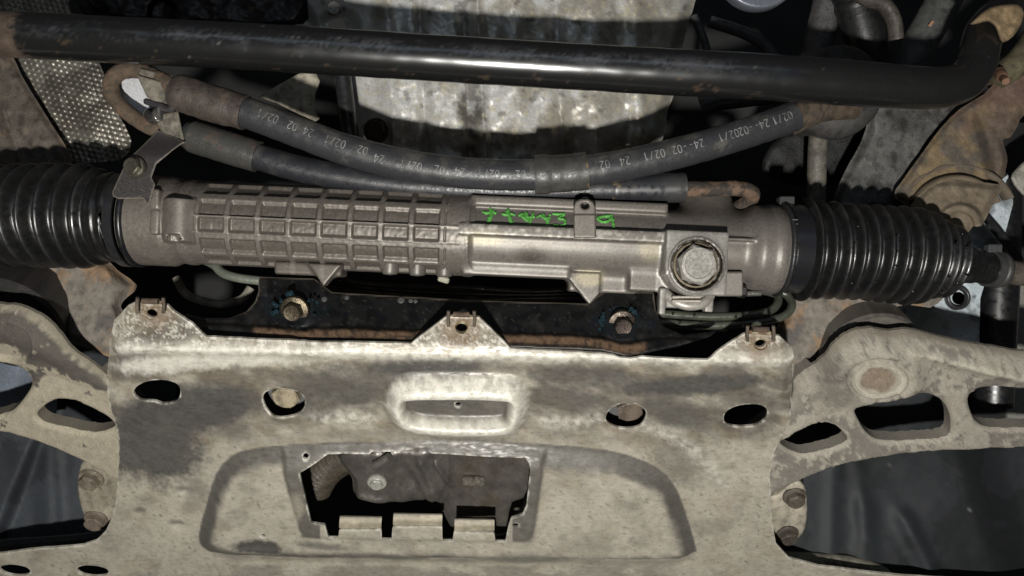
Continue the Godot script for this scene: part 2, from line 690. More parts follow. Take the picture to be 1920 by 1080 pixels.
func rack_color(p: Vector3) -> Color:
	var n := nz(p.x, p.y, 0.012, 1.0 + p.z * 0.002)
	var f := nz(p.x, p.y, 0.07, 2.0 + p.z * 0.004)
	var pit := ss(0.15, 0.5, nz(p.x, p.y, 0.03, 190.0 + p.z * 0.01))
	var c := lin(112, 106, 99) * (1.0 + 0.12 * n + 0.1 * f)
	if p.x > -90.0:
		c = lin(112, 107, 101) * (1.0 + 0.22 * n + 0.12 * f)
		var q := maxf(blob(p.x, -p.y, -50, 10, 36, 14), blob(p.x, -p.y, 252, 22, 24, 20))
		c = c.lerp(lin(150, 142, 120), 0.6 * q)
		c = c.lerp(lin(170, 160, 132), 0.55 * blob(p.x, -p.y, 148, 72, 26, 16))
		c = c.lerp(lin(60, 52, 44), 0.7 * blob(p.x, -p.y, 38, 34, 26, 15, 0.0, 0.7))
		if absf(p.y - 5.0) < 12.0 and p.x < 300.0 and p.z > 70.0:
			c = c.lerp(lin(140, 136, 128) * (1.0 + f), ss(-0.1, 0.3, f) * 0.8)
	if p.x > 265.0 and p.x < 384.0 and p.z > 40.0 and p.y < 22.0:
		c = lin(140, 137, 131) * (1.0 + 0.2 * n + 0.25 * f)
		var r := Vector2(p.x - 325.0, p.y + 42.0).length()
		c = c.lerp(lin(44, 34, 24), ss(-0.1, 0.2, f + 0.25) * ss(50, 45, r) * 0.95)
	if p.x < -560.0:
		c = lin(112, 106, 99) * (1.0 + 0.2 * n + 0.1 * f)
	c = c.lerp(lin(76, 68, 60), 0.25 * pit)
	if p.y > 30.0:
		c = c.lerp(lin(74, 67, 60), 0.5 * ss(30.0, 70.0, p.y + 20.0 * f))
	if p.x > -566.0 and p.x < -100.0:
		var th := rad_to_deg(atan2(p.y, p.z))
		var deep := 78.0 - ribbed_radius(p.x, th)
		c = c.lerp(lin(78, 71, 64), 0.5 * ss(1.5, 5.0, deep))  # shade of the sunken cells put into the colour, over their dirt
		c = c.lerp(lin(142, 136, 128), 0.6 * ss(0.2, 1.6, -deep))  # raised lines painted lighter so the ribs stand out
	# rubbed metal on the raised edges
	var rim := n1(p.x, p.y, 0.25, p.z * 0.01)
	if rim > 0.5:
		c = c.lerp(lin(180, 172, 160), 0.5 * (rim - 0.5))
	return c

func sight(x: float, y: float, up := 0.0) -> Vector3:     # the point of the rack's skin sighted at x, y
	var c := Vector3(0, 0, F)
	var dir := Vector3(x - 960.0, 540.0 - y, -F).normalized()
	var t := F - 130.0
	for i in 90:
		var d := rack_field(unrack(c + dir * t))
		if d < up + 0.15:
			break
		t += maxf(d - up, 0.2) * 0.8
	return c + dir * t

func _ready() -> void:
	# ---- camera, light, exposure ----
	var cam := Camera3D.new()
	cam.name = "camera"
	cam.fov = rad_to_deg(2.0 * atan(540.0 / F))
	cam.near = 0.02
	cam.far = 20.0
	cam.transform = Transform3D(B, O + B * Vector3(0, 0, F * S))
	add_child(cam)
	cam.current = true
	var env := Environment.new()
	env.background_mode = Environment.BG_COLOR
	env.background_color = Color(0.026, 0.026, 0.0265).linear_to_srgb()
	env.tonemap_mode = Environment.TONE_MAPPER_LINEAR
	env.tonemap_exposure = 1.0
	env.sdfgi_enabled = true
	env.ssao_enabled = true
	env.ssil_enabled = true
	var we := WorldEnvironment.new()
	we.name = "world_environment"
	we.environment = env
	add_child(we)
	lamp("torch", Vector3(-60, -660, 2050), Vector3(-10, 40, 0), 1.3, 0.02, Color(1.0, 0.99, 0.965))
	var tubes := AreaLight3D.new()          # the workshop's ceiling tubes, far behind the photographer
	tubes.name = "workshop_tubes"
	tubes.area_size = Vector2(2.4, 0.5)
	tubes.light_color = Color(0.86, 0.93, 1.0)
	tubes.light_energy = 0.3
	tubes.area_range = 12.0
	tubes.area_attenuation = 2.0
	tubes.shadow_enabled = true
	var tp := O + B * (Vector3(-300, 2700, 5200) * S)
	tubes.transform = Transform3D(Basis.looking_at(O - tp, B.y), tp)
	add_child(tubes)

	fbm.seed = 5
	fbm.frequency = 1.0
	fbm.noise_type = FastNoiseLite.TYPE_SIMPLEX_SMOOTH
	fbm.fractal_octaves = 4
	one.seed = 9
	one.frequency = 1.0
	one.fractal_type = FastNoiseLite.FRACTAL_NONE
	cells.seed = 4
	cells.frequency = 1.0
	cells.noise_type = FastNoiseLite.TYPE_CELLULAR
	var sf := SystemFont.new()
	sf.font_names = PackedStringArray(["Droid Sans Mono"])
	FN = sf
	materials()
	far_parts()
	gearbox()
	rusty_frame()
	cross_member()
	rack_body()
	boots()
	hoses()
	roll_bar()
	arms()
	stiff_plate()
	corner_parts()

func lamp(called: String, at: Vector3, to: Vector3, energy: float, size: float, col: Color) -> void:
	var l := SpotLight3D.new()
	l.name = called
	l.light_color = col
	l.light_energy = energy
	l.light_size = size
	l.spot_angle = 74.0
	l.spot_angle_attenuation = 1.0
	l.spot_range = 8.0
	l.spot_attenuation = 2.0
	l.shadow_enabled = true
	var p := O + B * (at * S)
	var q := O + B * (to * S)
	l.transform = Transform3D(Basis.looking_at(q - p, B.y), p)
	add_child(l)

func materials() -> void:
	var mott := tex(0.012, [[0.0, 0.72], [0.5, 0.95], [1.0, 1.0]], 5)
	var grain := tex(0.09, [[0.0, 0.8], [0.5, 0.97], [1.0, 1.0]], 3)
	var relief := tex(0.12, [], 4)
	var fine := tex(0.3, [], 2)
	var lumps := tex(0.03, [], 5)
	var wet := tex(0.02, [[0.25, 0.55], [0.6, 1.0]], 4)
	var scuff := tex(0.05, [[0.3, 0.6], [0.7, 1.0]], 5)
	mk("cast", 0.5, 0.34, grain, fine, 0.003, 9.0, scuff)
	mk("satin", 0.46, 0.34, grain, null, 0.0, 9.0)
	mk("steel", 0.42, 0.8, grain, fine, 0.015, 14.0, scuff)
	mk("shiny", 0.28, 0.95, grain, fine, 0.008, 14.0, scuff)
	mk("dusty", 0.8, 0.05, mott, relief, 0.03, 9.0, scuff)
	var stains := tex(0.02, [[0.0, 0.62], [0.3, 0.8], [0.45, 0.95], [0.7, 1.0], [0.85, 1.0]], 6)
	var flecks := tex(0.16, [[0.0, 0.7], [0.36, 0.9], [0.5, 1.0], [0.74, 1.0], [0.84, 1.2]], 4)
	flecked(M.dusty, flecks, 8.0)
	M.dusty.albedo_texture = stains
	var scrape := tex(0.05, [[0.0, 0.8], [0.3, 0.94], [0.5, 1.0], [0.75, 1.0], [0.88, 1.12]], 5)
	mk("plate", 0.62, 0.12, scrape, fine, 0.004, 1.0, scuff)
	M.plate.uv1_scale = Vector3(4.0, 11.0, 9.0)
	flecked(M.plate, tex(0.2, [[0.0, 0.72], [0.3, 0.93], [0.5, 1.0], [0.74, 1.0], [0.86, 1.15]], 3), 9.0)
	mk("caked", 0.85, 0.0, grain, relief, 0.03, 9.0)
	mk("rubber", 0.55, 0.0, grain, relief, 0.012, 14.0, scuff)
	mk("boot", 0.4, 0.0, grain, fine, 0.006, 14.0, wet, 0.6)
	mk("black", 0.42, 0.0, grain, fine, 0.003, 9.0, null, 0.35)
	mk("barpaint", 0.25, 0.05, grain, fine, 0.003, 8.0, null, 0.7)
	mk("rust", 0.85, 0.1, mott, lumps, 0.06, 14.0)
	mk("paint", 0.6, 0.0, null, null, 0.0, 1.0)
	mk("foil", 0.55, 0.6, grain, fine, 0.006, 12.0, scuff)
	mk("zinc", 0.5, 0.25, grain, fine, 0.004, 10.0, scuff)
	mk("liner", 0.7, 0.0, grain, null, 0.0, 8.0)

func rack_body() -> void:
	var t := thing("steering_rack", "grey cast steering rack housing with a grid of ribs, between the two bellows", "steering rack", rack(0, 0, 0))
	var line := PackedVector3Array()
	for k in int((702 - 66) / 1.7):
		line.append(rack(-702.0 + 1.7 * k, 0, 0))
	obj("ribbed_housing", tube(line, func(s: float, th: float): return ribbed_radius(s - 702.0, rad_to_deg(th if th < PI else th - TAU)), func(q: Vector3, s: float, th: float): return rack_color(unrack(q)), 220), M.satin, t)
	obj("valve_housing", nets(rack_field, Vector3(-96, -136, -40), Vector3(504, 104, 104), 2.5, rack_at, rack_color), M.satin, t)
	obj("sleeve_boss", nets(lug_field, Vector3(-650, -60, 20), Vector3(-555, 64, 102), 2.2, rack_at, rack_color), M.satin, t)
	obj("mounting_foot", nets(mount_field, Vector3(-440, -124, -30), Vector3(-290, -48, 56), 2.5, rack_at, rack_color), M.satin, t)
	for k in 3:
		obj("cast_boss", lathe(rack(-222 + 50 * k, -62, 22), Vector3(0, -1, 0), [Vector2(17, -6), Vector2(16, 14), Vector2(13, 19), Vector2(7, 20), Vector2(6, 17), Vector2(0, 17)], 24, lin(104, 100, 94)), M.satin, t, 40.0)
	# the hexagon plug in its bore
	var pc := rack(325, -42, 84)
	var ax := Vector3(0.03, 0.0, 1)
	var plug := lathe(pc, ax, [Vector2(40, 0), Vector2(40, 5), Vector2(37, 7)], 32, lin(130, 120, 100))
	plug.add(lathe(pc, ax, [Vector2(37, 5), Vector2(37, 17), Vector2(33, 21), Vector2(0, 21)], 6, lin(150, 147, 140), 0.25, 0.22))
	plug.add(lathe(pc, ax, [Vector2(31, 20.5), Vector2(30, 23), Vector2(25, 23.4), Vector2(23, 21.8), Vector2(0, 21.6)], 30, lin(160, 157, 150), 0.3))
	obj("hexagon_plug", plug, M.zinc, t, 32.0)
	# the pierced tab that stands on the parting flange
	var tabz := flat(84.0)
	var tab := sheet(pg([1076, 446, 1075, 388, 1079, 378, 1088, 373, 1103, 373, 1112, 378, 1117, 388, 1118, 446]), [oval(1097, 386, 7.5, 6)], 1.5, tabz, func(x: float, y: float, d: float): return minf(0.0, sqrt(maxf(0.0, 9.0 - (3.0 - minf(d, 3.0)) * (3.0 - minf(d, 3.0)))) - 3.0) + (3.0 if y > 402 else 0.0), hue(lin(112, 106, 99), 0.12), 7.0)
	obj("pierced_tab", tab, M.satin, t)
	# the small unions at the lower right corner
	obj("union_block", block(rack(393, -72, 40), Vector3(24, 22, 26), lin(128, 122, 116), 3.0), M.satin, t, 40.0)
	var nut := lathe(rack(414, -84, 40), Vector3(1, -0.06, 0), [Vector2(12, 0), Vector2(12, 14), Vector2(10, 16), Vector2(0, 16)], 6, lin(70, 68, 68))
	obj("union_nut", nut, M.steel, t, 30.0)
	obj("half_ring", tube(curve([rack(282, -92, 44), rack(300, -108, 56), rack(324, -114, 60), rack(350, -108, 56), rack(364, -94, 46)], 4.0), even(9.0), paint(lin(165, 160, 152), 0.3), 14), M.satin, t)
	for k in 2:
		obj("ridge_strip", block(rack(316, -99 - 7 * k, 62), Vector3(26, 2.2, 8), lin(175, 168, 158), 1.2), M.satin, t, 40.0)
	# the number chalked in green, as it stands: upside down
	var green := Color(0.075, 0.28, 0.05)
	var strokes := [
		[[905, 397, 912, 400, 920, 398, 931, 400], [919, 391, 921, 402, 917, 410, 915, 417], [926, 393, 922, 404, 918, 416]],
		[[941, 401, 950, 403, 958, 401, 966, 404], [952, 392, 954, 402, 956, 412, 958, 419], [949, 396, 955, 405, 960, 418]],
		[[972, 405, 980, 402, 988, 408, 1002, 407], [985, 398, 990, 408, 993, 417], [975, 402, 984, 410, 992, 416], [1000, 400, 996, 410, 993, 417]],
		[[1006, 408, 1014, 404, 1022, 410, 1031, 409], [1018, 402, 1024, 411, 1028, 419], [1031, 404, 1028, 412, 1027, 419]],
		[[1036, 401, 1048, 402, 1058, 401], [1058, 401, 1050, 408, 1047, 410], [1047, 410, 1058, 412, 1060, 417, 1054, 423, 1037, 423]],
		[[1120, 409, 1132, 406, 1148, 405], [1120, 409, 1128, 416, 1140, 415, 1148, 407], [1147, 405, 1149, 414, 1151, 429]]]
	for ch in strokes:
		var ink := Mb.new()
		for s in ch:
			var pts := []
			for i in range(0, s.size(), 2):
				pts.append(sight(s[i], s[i + 1], 0.4))
			ink.add(tube(curve(pts, 2.0), func(l, _th): return 2.9 + 1.2 * n1(l, pts[0].x, 0.3), paint(green, 0.4, 0.2), 6))
		obj("green_digit", ink, M.paint, t)

func ribbed(pts: Array, crests: Array, rad: Callable, deep: float, wide: float) -> Mb:
	var path := curve(pts, 2.4)
	return tube(path, func(s: float, th: float):
		var h := 0.0
		for c in crests:
			var d := absf(s - c[0]) / wide
			if d < 1.0:
				h = maxf(h, c[1] * (1.0 - d) * (1.0 - d) * (1.0 + 2.0 * d) )
		return rad.call(s) + deep * h + 0.5 * sin(3.0 * th + s * 0.1), func(q: Vector3, s: float, th: float):
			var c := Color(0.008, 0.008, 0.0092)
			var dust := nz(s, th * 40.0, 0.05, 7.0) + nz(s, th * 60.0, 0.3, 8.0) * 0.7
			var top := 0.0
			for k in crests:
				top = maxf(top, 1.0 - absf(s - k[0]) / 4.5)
			c = c.lerp(Color(0.036, 0.0355, 0.035), 0.75 * clampf(top, 0.0, 1.0) * (0.7 + 0.6 * dust))  # worn grey crests, with their highlight lines painted into the colour
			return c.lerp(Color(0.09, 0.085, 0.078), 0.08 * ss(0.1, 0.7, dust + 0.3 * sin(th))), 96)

func boots() -> void:
	# left bellows
	var t := thing("rubber_bellows", "black rubber bellows on the left end of the steering rack", "bellows", P(110, 406, 0), "rubber bellows of the steering rack")
	var pts := [P(-120, 412, -70), P(-40, 409, -34), P(40, 406, -14), P(120, 405, -4), P(228, 408, 0), P(236, 409, 0)]
	var path := curve(pts, 2.4)
	var L: float = frames(path, Vector3(0, 0, 1))[-1][4]
	var cr := []
	for k in 9:
		cr.append([L - 82.0 - 31.0 * k, 1.0])
	cr.append([L - 54.0, 0.62])
	var rad := func(s):
		return 79.0 + 3.0 * ss(L - 46, L - 36, s) + 2.0 * ss(L - 30, L - 28, s) - 2.0 * ss(L - 24, L - 21, s) + 4.0 * ss(L - 14, L - 10, s)
	obj("bellows_sleeve", ribbed(pts, cr, rad, 20.0, 13.5), M.boot, t)
	var b0: Vector3 = rack(-712, 0, 0)
	obj("clamp_band", lathe(b0, RU, [Vector2(84, -10), Vector2(88.5, -10), Vector2(88.5, 6), Vector2(84, 6)], 72, Color(0.02, 0.02, 0.022), 0.1), M.barpaint, t, 40.0)
	obj("sealing_ring", lathe(rack(-694, 0, 0), RU, [Vector2(82, -6), Vector2(88, -5), Vector2(89.5, 0), Vector2(88, 4), Vector2(82, 6)], 72, Color(0.012, 0.012, 0.013), 0.1), M.boot, t)
	# right bellows
	var r := thing("rubber_bellows", "black rubber bellows on the right end of the steering rack, tapering to the tie rod", "bellows", P(1660, 474, 0), "rubber bellows of the steering rack")
	var q := [P(1462, 466, 0), P(1500, 468, 0), P(1600, 472, 0), P(1700, 480, -2), P(1780, 490, -8), P(1850, 503, -16), P(1872, 506, -20)]
	path = curve(q, 2.4)
	L = frames(path, Vector3(0, 0, 1))[-1][4]
	cr = []
	var pos := 44.0
	for k in 12:
		cr.append([pos, 1.0 if k < 9 else (0.95 if k == 9 else 0.7)])
		pos += 25.0
	rad = func(s):
		return 82.0 - 6.0 * ss(8, 14, s) * ss(42, 38, s) - 7.0 * ss(40, 48, s) - 12.0 * ss(250, 300, s) - 28.0 * ss(300, 372, s) + 1.0 * sin(s * 0.03) - 4.0 * ss(372, 380, s)
	obj("bellows_sleeve", ribbed(q, cr, rad, 17.0, 11.5), M.boot, r)
	obj("clamp_band", lathe(rack(522, 0, 0), RU, [Vector2(78, -15), Vector2(83.5, -15), Vector2(83.5, 15), Vector2(78, 15)], 72, Color(0.014, 0.014, 0.016), 0.1), M.barpaint, r, 40.0)
	obj("sleeve_lip", lathe(rack(503, -2, 0), RU, [Vector2(80, -9), Vector2(87, -8), Vector2(89, -4), Vector2(87, 0), Vector2(80, 2)], 72, Color(0.02, 0.02, 0.021), 0.2), M.rubber, r)
	obj("clamp_ear", block(P(1473, 377, 10), Vector3(14, 8, 10), Color(0.05, 0.05, 0.052), 2.0), M.black, r, 40.0)
	var ear := Mb.new()
	for k in 4:
		ear.add(block(P(1490, 412 + 8 * k, 72), Vector3(5, 1.2, 3), Color(0.10, 0.10, 0.10), 0.6))
	obj("clamp_teeth", ear, M.black, r, 40.0)
	var e0 := P(1858, 504, -18)
	var ea := (P(1872, 506, -20) - P(1850, 503, -16)).normalized()
	obj("small_clamp", lathe(e0, ea, [Vector2(30, -7), Vector2(35, -7), Vector2(35, 7), Vector2(30, 7)], 40, Color(0.05, 0.05, 0.05), 0.2), M.boot, r, 40.0)
	obj("small_clamp_ear", block(P(1862, 466, -10), Vector3(13, 8, 9), Color(0.06, 0.06, 0.063), 2.0), M.black, r, 40.0)
	obj("end_collar", lathe(e0 + ea * 16.0, ea, [Vector2(28, -8), Vector2(34, -6), Vector2(35, 0), Vector2(33, 6), Vector2(26, 9)], 40, Color(0.05, 0.048, 0.046), 0.2), M.rubber, r)
	for bt in [[t, 110.0, 236.0, 86.0], [r, 60.0, 330.0, 80.0]]:
		var wet := Mb.new()
		var rng := RandomNumberGenerator.new()
		rng.seed = int(bt[3])
		var ln := frames(curve(pts if bt[0] == t else q, 2.4), Vector3(0, 0, 1))
		for k in 46:
			var s: float = lerpf(bt[1], bt[2], rng.randf())
			var f: Array = ln[mini(ln.size() - 1, int(s / 2.4))]
			var th := lerpf(-1.1, 0.7, rng.randf())
			var out: Vector3 = f[2] * cos(th) + f[3] * sin(th)
			var rr := 1.2 + 1.6 * rng.randf() * rng.randf()
			wet.add(lathe(f[0] + out * (bt[3] + 1.5), out, [Vector2(rr, -14), Vector2(rr, 0), Vector2(rr * 0.6, rr * 0.7), Vector2(0, rr)], 8, Color(0.14, 0.14, 0.14), 0.0))
		obj("water_drops", wet, M.shiny, bt[0]).set_meta("kind", "stuff")
	# tie rod
	var rod := thing("tie_rod", "dusty steel tie rod coming out of the right bellows at the picture's edge", "tie rod", P(1900, 510, -22))
	obj("rod", tube(curve([e0 + ea * 12.0, P(1900, 511, -24), P(1960, 518, -34), P(2040, 528, -48)], 6.0), even(23.0), paint(lin(92, 84, 76), 0.5, 0.04), 28), M.dusty, rod)

func bolt_on(parent: Node3D, at: Vector3, axis: Vector3, r: float, h: float, col: Color, flange := 0.0, turn := 0.3, mat: Material = null) -> MeshInstance3D:
	return obj("bolt", hexhead(at, axis, r, h, col, flange, turn), mat if mat else M.steel, parent, 32.0)

func hose_words(path: PackedVector3Array, words: Array, r: float) -> Mb:     # white print that stands upside down along a hose; words: [text, sighted x of its middle, angle]
	var fr := frames(path, Vector3(0, 0, 1))
	var out := Mb.new()
	for w in words:
		var best := 0
		for i in fr.size():
			if absf(960.0 + fr[i][0].x / (1.0 - (fr[i][0].z + r) / F) - w[1]) < absf(960.0 + fr[best][0].x / (1.0 - (fr[best][0].z + r) / F) - w[1]):
				best = i
		var s0: float = fr[best][4]
		var th0: float = w[2]
		var put := func(x, y, z):
			var s: float = s0 - x * 0.86
			var k := best
			while k > 1 and fr[k][4] > s:
				k -= 1
			while k < fr.size() - 2 and fr[k + 1][4] < s:
				k += 1
			var f: Array = fr[k]
			var th: float = th0 - y / r
			return f[0] + f[1] * (s - f[4]) + (f[2] * cos(th) + f[3] * sin(th)) * (r + 1.3 + z * 0.4)
		out.add(writing(w[0], 14.0, put, Color(0.2, 0.2, 0.197)))
	for i in out.v.size():
		out.c[i] = Color(0.06, 0.06, 0.06).lerp(out.c[i], clampf(0.75 + 1.6 * nz(out.v[i].x, out.v[i].y, 0.05, 170.0), 0.15, 1.0))
	return out

func hoses() -> void:
	var grey := Color(0.034, 0.035, 0.0375)
	# upper hose
	var t := thing("power_steering_hose", "upper dark rubber hose with white numbers, sagging across below the anti-roll bar", "hose", P(960, 320, 50))
	var pts := [P(326, 172, 62), P(392, 192, 60), P(470, 214, 57), P(560, 248, 54), P(650, 281, 54), P(760, 309, 54), P(880, 325, 54), P(1000, 328, 54), P(1100, 321, 54), P(1220, 299, 50), P(1340, 268, 40), P(1440, 236, 28), P(1488, 219, 20)]
	var path := curve(pts, 5.0)
	obj("rubber_hose", tube(path, func(s: float, th: float): return 28.0 + 0.5 * n1(s, th * 9.0, 0.05), func(q: Vector3, s: float, th: float): return grey.lerp(Color(0.085, 0.08, 0.073), ss(0.05, 0.7, nz(s, th * 25.0, 0.018, 2.0) + 0.25 * sin(th) + nz(s, th * 25.0, 0.2, 4.0) * 0.4)), 40), M.rubber, t)
	obj("printed_number", hose_words(path, [["02/1", 498, 0.16], ["02", 545, 0.16], ["24", 577, 0.16], ["02/1", 625, 0.16], ["02", 677, 0.16], ["24", 713, -0.1], ["02/1", 773, -0.1], ["02", 823, -0.1], ["24", 861, -0.1], ["02/1", 918, -0.1], ["02", 978, -0.1], ["02", 1133, 0.12], ["24", 1170, 0.12], ["02/1", 1225, 0.12], ["-02", 1270, 0.12], ["24-", 1303, 0.12], ["02/1", 1362, 0.12], ["-02", 1396, 0.12], ["24-", 1424, 0.12], ["02/1", 1464, 0.12]], 28.0), M.paint, t)
	obj("ferrule", tube(curve([P(326, 170, 62), P(338, 174, 62), P(392, 192, 60), P(460, 211, 58)], 4.0), func(s: float, th: float): return 33.0 - 7.0 * ss(8, 0, s) - 1.5 * ss(100, 112, s) + 0.8 * n1(s, th * 8.0, 0.06), func(q: Vector3, s: float, th: float): return lin(74, 66, 60).lerp(lin(94, 82, 70), 0.7 * ss(0.15, 0.6, nz(s, th * 30.0, 0.03, 6.0))) * (1.0 + 0.3 * nz(s, th * 30, 0.1, 1.0)), 40), M.dusty, t)
	obj("hose_clamp_sleeve", tube(curve([P(1002, 328, 54), P(1050, 326, 54), P(1100, 321, 54)], 4.0), func(s: float, th: float): return 33.5 + 1.6 * ss(26, 22, s) + 0.9 * n1(s, th * 6.0, 0.05), func(q: Vector3, s: float, th: float): return Color(0.052, 0.05, 0.047).lerp(lin(130, 104, 66), ss(86, 92, s) * ss(0.1, 0.5, nz(s, th * 30.0, 0.06, 3.0))) * (1.0 + 0.5 * nz(s, th * 30.0, 0.05, 9.0)), 40), M.rubber, t)
	obj("hose_end", tube(curve([P(1476, 224, 22), P(1498, 216, 18), P(1540, 202, 6)], 4.0), func(s: float, th: float): return 25.0 + 2.5 * ss(8, 3, absf(s - 8.0)), func(q: Vector3, s: float, th: float): return lin(92, 78, 64).lerp(lin(64, 58, 50), ss(-0.2, 0.3, nz(s, th * 20.0, 0.06, 5.0))), 32), M.rust, t)
	# lower hose
	var g := thing("power_steering_hose", "lower dark rubber hose ending in a short rusty pipe at the rack's valve tower", "hose", P(860, 340, 20))
	pts = [P(350, 252, 26), P(420, 274, 26), P(490, 296, 24), P(560, 316, 22), P(650, 333, 20), P(760, 347, 18), P(880, 354, 18), P(1000, 356, 20), P(1150, 354, 22), P(1284, 352, 22)]
	path = curve(pts, 5.0)
	obj("rubber_hose", tube(path, func(s: float, th: float): return 24.0 + 0.4 * n1(s, th * 9.0, 0.05), func(q: Vector3, s: float, th: float): return (Color(0.022, 0.023, 0.027)).lerp(Color(0.06, 0.058, 0.054), 0.8 * ss(0.0, 0.7, nz(s, th * 25.0, 0.02, 12.0))), 36), M.rubber, g)
	obj("ferrule", tube(curve([P(352, 252, 26), P(362, 256, 26), P(420, 274, 26), P(484, 294, 24)], 4.0), func(s: float, th: float): return 30.0 - 6.0 * ss(8, 0, s) - 1.0 * ss(116, 126, s) + 0.6 * n1(s, th * 8.0, 0.06), func(q: Vector3, s: float, th: float): return Color(0.05, 0.048, 0.047).lerp(lin(92, 78, 66), 0.6 * ss(0.1, 0.6, nz(s, th * 30.0, 0.03, 16.0))), 40), M.rubber, g)
	obj("end_sleeve", tube(curve([P(1146, 354, 22), P(1210, 353, 22), P(1279, 352, 22), P(1283, 352, 22)], 4.0), func(s: float, th: float): return 27.5 - 2.0 * ss(6, 0, s), func(q: Vector3, s: float, th: float): return Color(0.02, 0.021, 0.024).lerp(lin(100, 86, 60), ss(0.1, 0.5, nz(s, th * 20.0, 0.06, 13.0)) * ss(50, 20, s)).lerp(Color(0.04, 0.04, 0.0415), ss(60, 110, s)), 36), M.boot, g)
	obj("rusty_pipe", tube(curve([P(1278, 354, 22), P(1330, 354, 22), P(1376, 353, 20), P(1404, 357, 14), P(1411, 368, 2), P(1400, 380, -12), P(1378, 394, -26), P(1366, 402, -36)], 3.0), func(s: float, th: float): return 14.0 + 1.0 * n1(s, th * 5.0, 0.09), func(q: Vector3, s: float, th: float): return lin(106, 86, 70).lerp(lin(58, 52, 47), ss(-0.08, 0.14, nz(s, th * 16.0, 0.035, 14.0))) * (1.0 + 0.3 * nz(s, th * 9.0, 0.2, 3.0)), 24), M.rust, g)
	# the pipe bend and clip that join them on the left
	var u := thing("pipe_bend", "rusty pipe bend looping between the two hoses at upper left, with beige clamp plates", "pipe", P(260, 190, 20))
	obj("bent_pipe", tube(curve([P(334, 172, 52), P(300, 149, 36), P(262, 133, 24), P(226, 135, 18), P(209, 154, 18), P(212, 180, 20), P(236, 208, 24), P(272, 233, 30), P(300, 244, 32), P(352, 254, 28)], 4.0), func(s: float, th: float): return 14.5 + 3.0 * ss(70, 20, s) + 0.6 * n1(s, th * 5.0, 0.07), func(q: Vector3, s: float, th: float): return lin(98, 84, 70).lerp(lin(114, 90, 72), ss(0.0, 0.5, nz(s, th * 16.0, 0.02, 21.0))).lerp(lin(80, 72, 62), ss(0.0, 0.4, nz(s, th * 14.0, 0.06, 23.0))), 28), M.rust, u)
	var beige := lin(120, 114, 102)
	obj("clamp_plate", sheet(pg([256, 140, 302, 153, 307, 162, 318, 197, 308, 200, 276, 183]), [], 2.0, flat(58.0), bevelled(3.0, 3.0), hue(beige, 0.25, 0.03), 5.0), M.dusty, u)
	obj("clamp_plate", sheet(pg([264, 128, 300, 136, 324, 142, 318, 160, 300, 152, 258, 140]), [], 2.0, flat(50.0), bevelled(3.0, 2.0), hue(beige * 0.8, 0.25, 0.03), 5.0), M.dusty, u)
	obj("clamp_plate", sheet(pg([302, 214, 334, 208, 347, 268, 339, 271, 308, 258, 294, 232]), [], 2.0, flat(58.0), bevelled(3.0, 4.0), hue(beige * 0.85, 0.3, 0.03), 5.0), M.dusty, u)
	obj("clip_spring", tube(curve([P(274, 190, 44), P(296, 197, 56), P(318, 205, 66), P(330, 198, 68), P(340, 203, 64)], 3.0), even(6.0), paint(Color(0.05, 0.045, 0.05)), 12), M.black, u)
	var stud := tube(curve([P(281, 216, 30), P(290, 221, 48), P(300, 214, 62)], 1.0), func(s: float, th: float): return 11.0 + 1.4 * sin(s * 2.1), paint(lin(200, 198, 192), 0.1), 24)
	obj("threaded_stud", stud, M.shiny, u)
	# strap down to the rack
	var s := thing("hose_bracket", "black steel strap bolted to the rack's left end below the pipe bend", "bracket", P(262, 320, 90))
	obj("strap", sheet(pg([296, 244, 346, 266, 325, 281, 293, 308, 284, 333, 291, 346, 279, 387, 268, 372, 222, 373, 212, 368, 210, 361, 226, 326, 240, 298, 262, 278]), [], 2.0, func(x: float, y: float, h: float): return P(x, y, 92.0 - 30.0 * ss(300, 250, y) + h), bevelled(2.5, 2.0), func(x: float, y: float, d: float): return Color(0.045, 0.043, 0.042).lerp(lin(150, 140, 128), 0.7 * ss(2.5, 0.0, d) + 0.5 * ss(0.5, 0.8, n1(x, y, 0.3, 3.0)) * ss(320, 345, y) * 0.6), 6.0), M.black, s)
	bolt_on(s, P(254, 314, 96), Vector3(-0.1, 0.1, 1), 16.0, 14.0, lin(120, 116, 104), 19.0)
	# bright sleeve seen through the bend
	var d := thing("bright_sleeve", "bright machined aluminium face seen through the loop of the pipe bend", "machined face", P(248, 178, -20))
	obj("turned_face", lathe(P(252, 180, -14), Vector3(0.25, 0.0, 1), [Vector2(38, -30), Vector2(38, 0), Vector2(36, 2), Vector2(0, 2)], 40, lin(205, 205, 208), 0.1), M.zinc, d, 30.0)
	# two greenish pipes below the valve
	for k in 2:
		var pp := thing("hydraulic_pipe", ["upper of the two green-grey pipes that pass under the valve housing", "lower of the two green-grey pipes that pass under the valve housing"][k], "pipe", P(1340, 590 + 15 * k, 0), "green-grey hydraulic pipes")
		var line: Array = [[P(1190, 586, 6), P(1240, 588, 6), P(1320, 593, 6), P(1390, 592, 6), P(1440, 584, 2), P(1458, 568, -8), P(1455, 552, -20), P(1430, 545, -28)], [P(1190, 602, 2), P(1240, 605, 2), P(1320, 610, 2), P(1380, 608, 2), P(1460, 596, -4), P(1484, 576, -16), P(1478, 556, -30), P(1460, 545, -36)]][k]
		obj("pipe", tube(curve(line, 4.0), even(7.8), paint(lin(66, 69, 60), 0.35, 0.03), 20), M.boot, pp)
		if k == 0:
			obj("union_nut", lathe(P(1400, 551, 30), Vector3(1, 0.04, 0), [Vector2(5, 0), Vector2(5, 26), Vector2(0, 26)], 10, lin(150, 150, 140)), M.steel, pp)
		var drop := Mb.new()
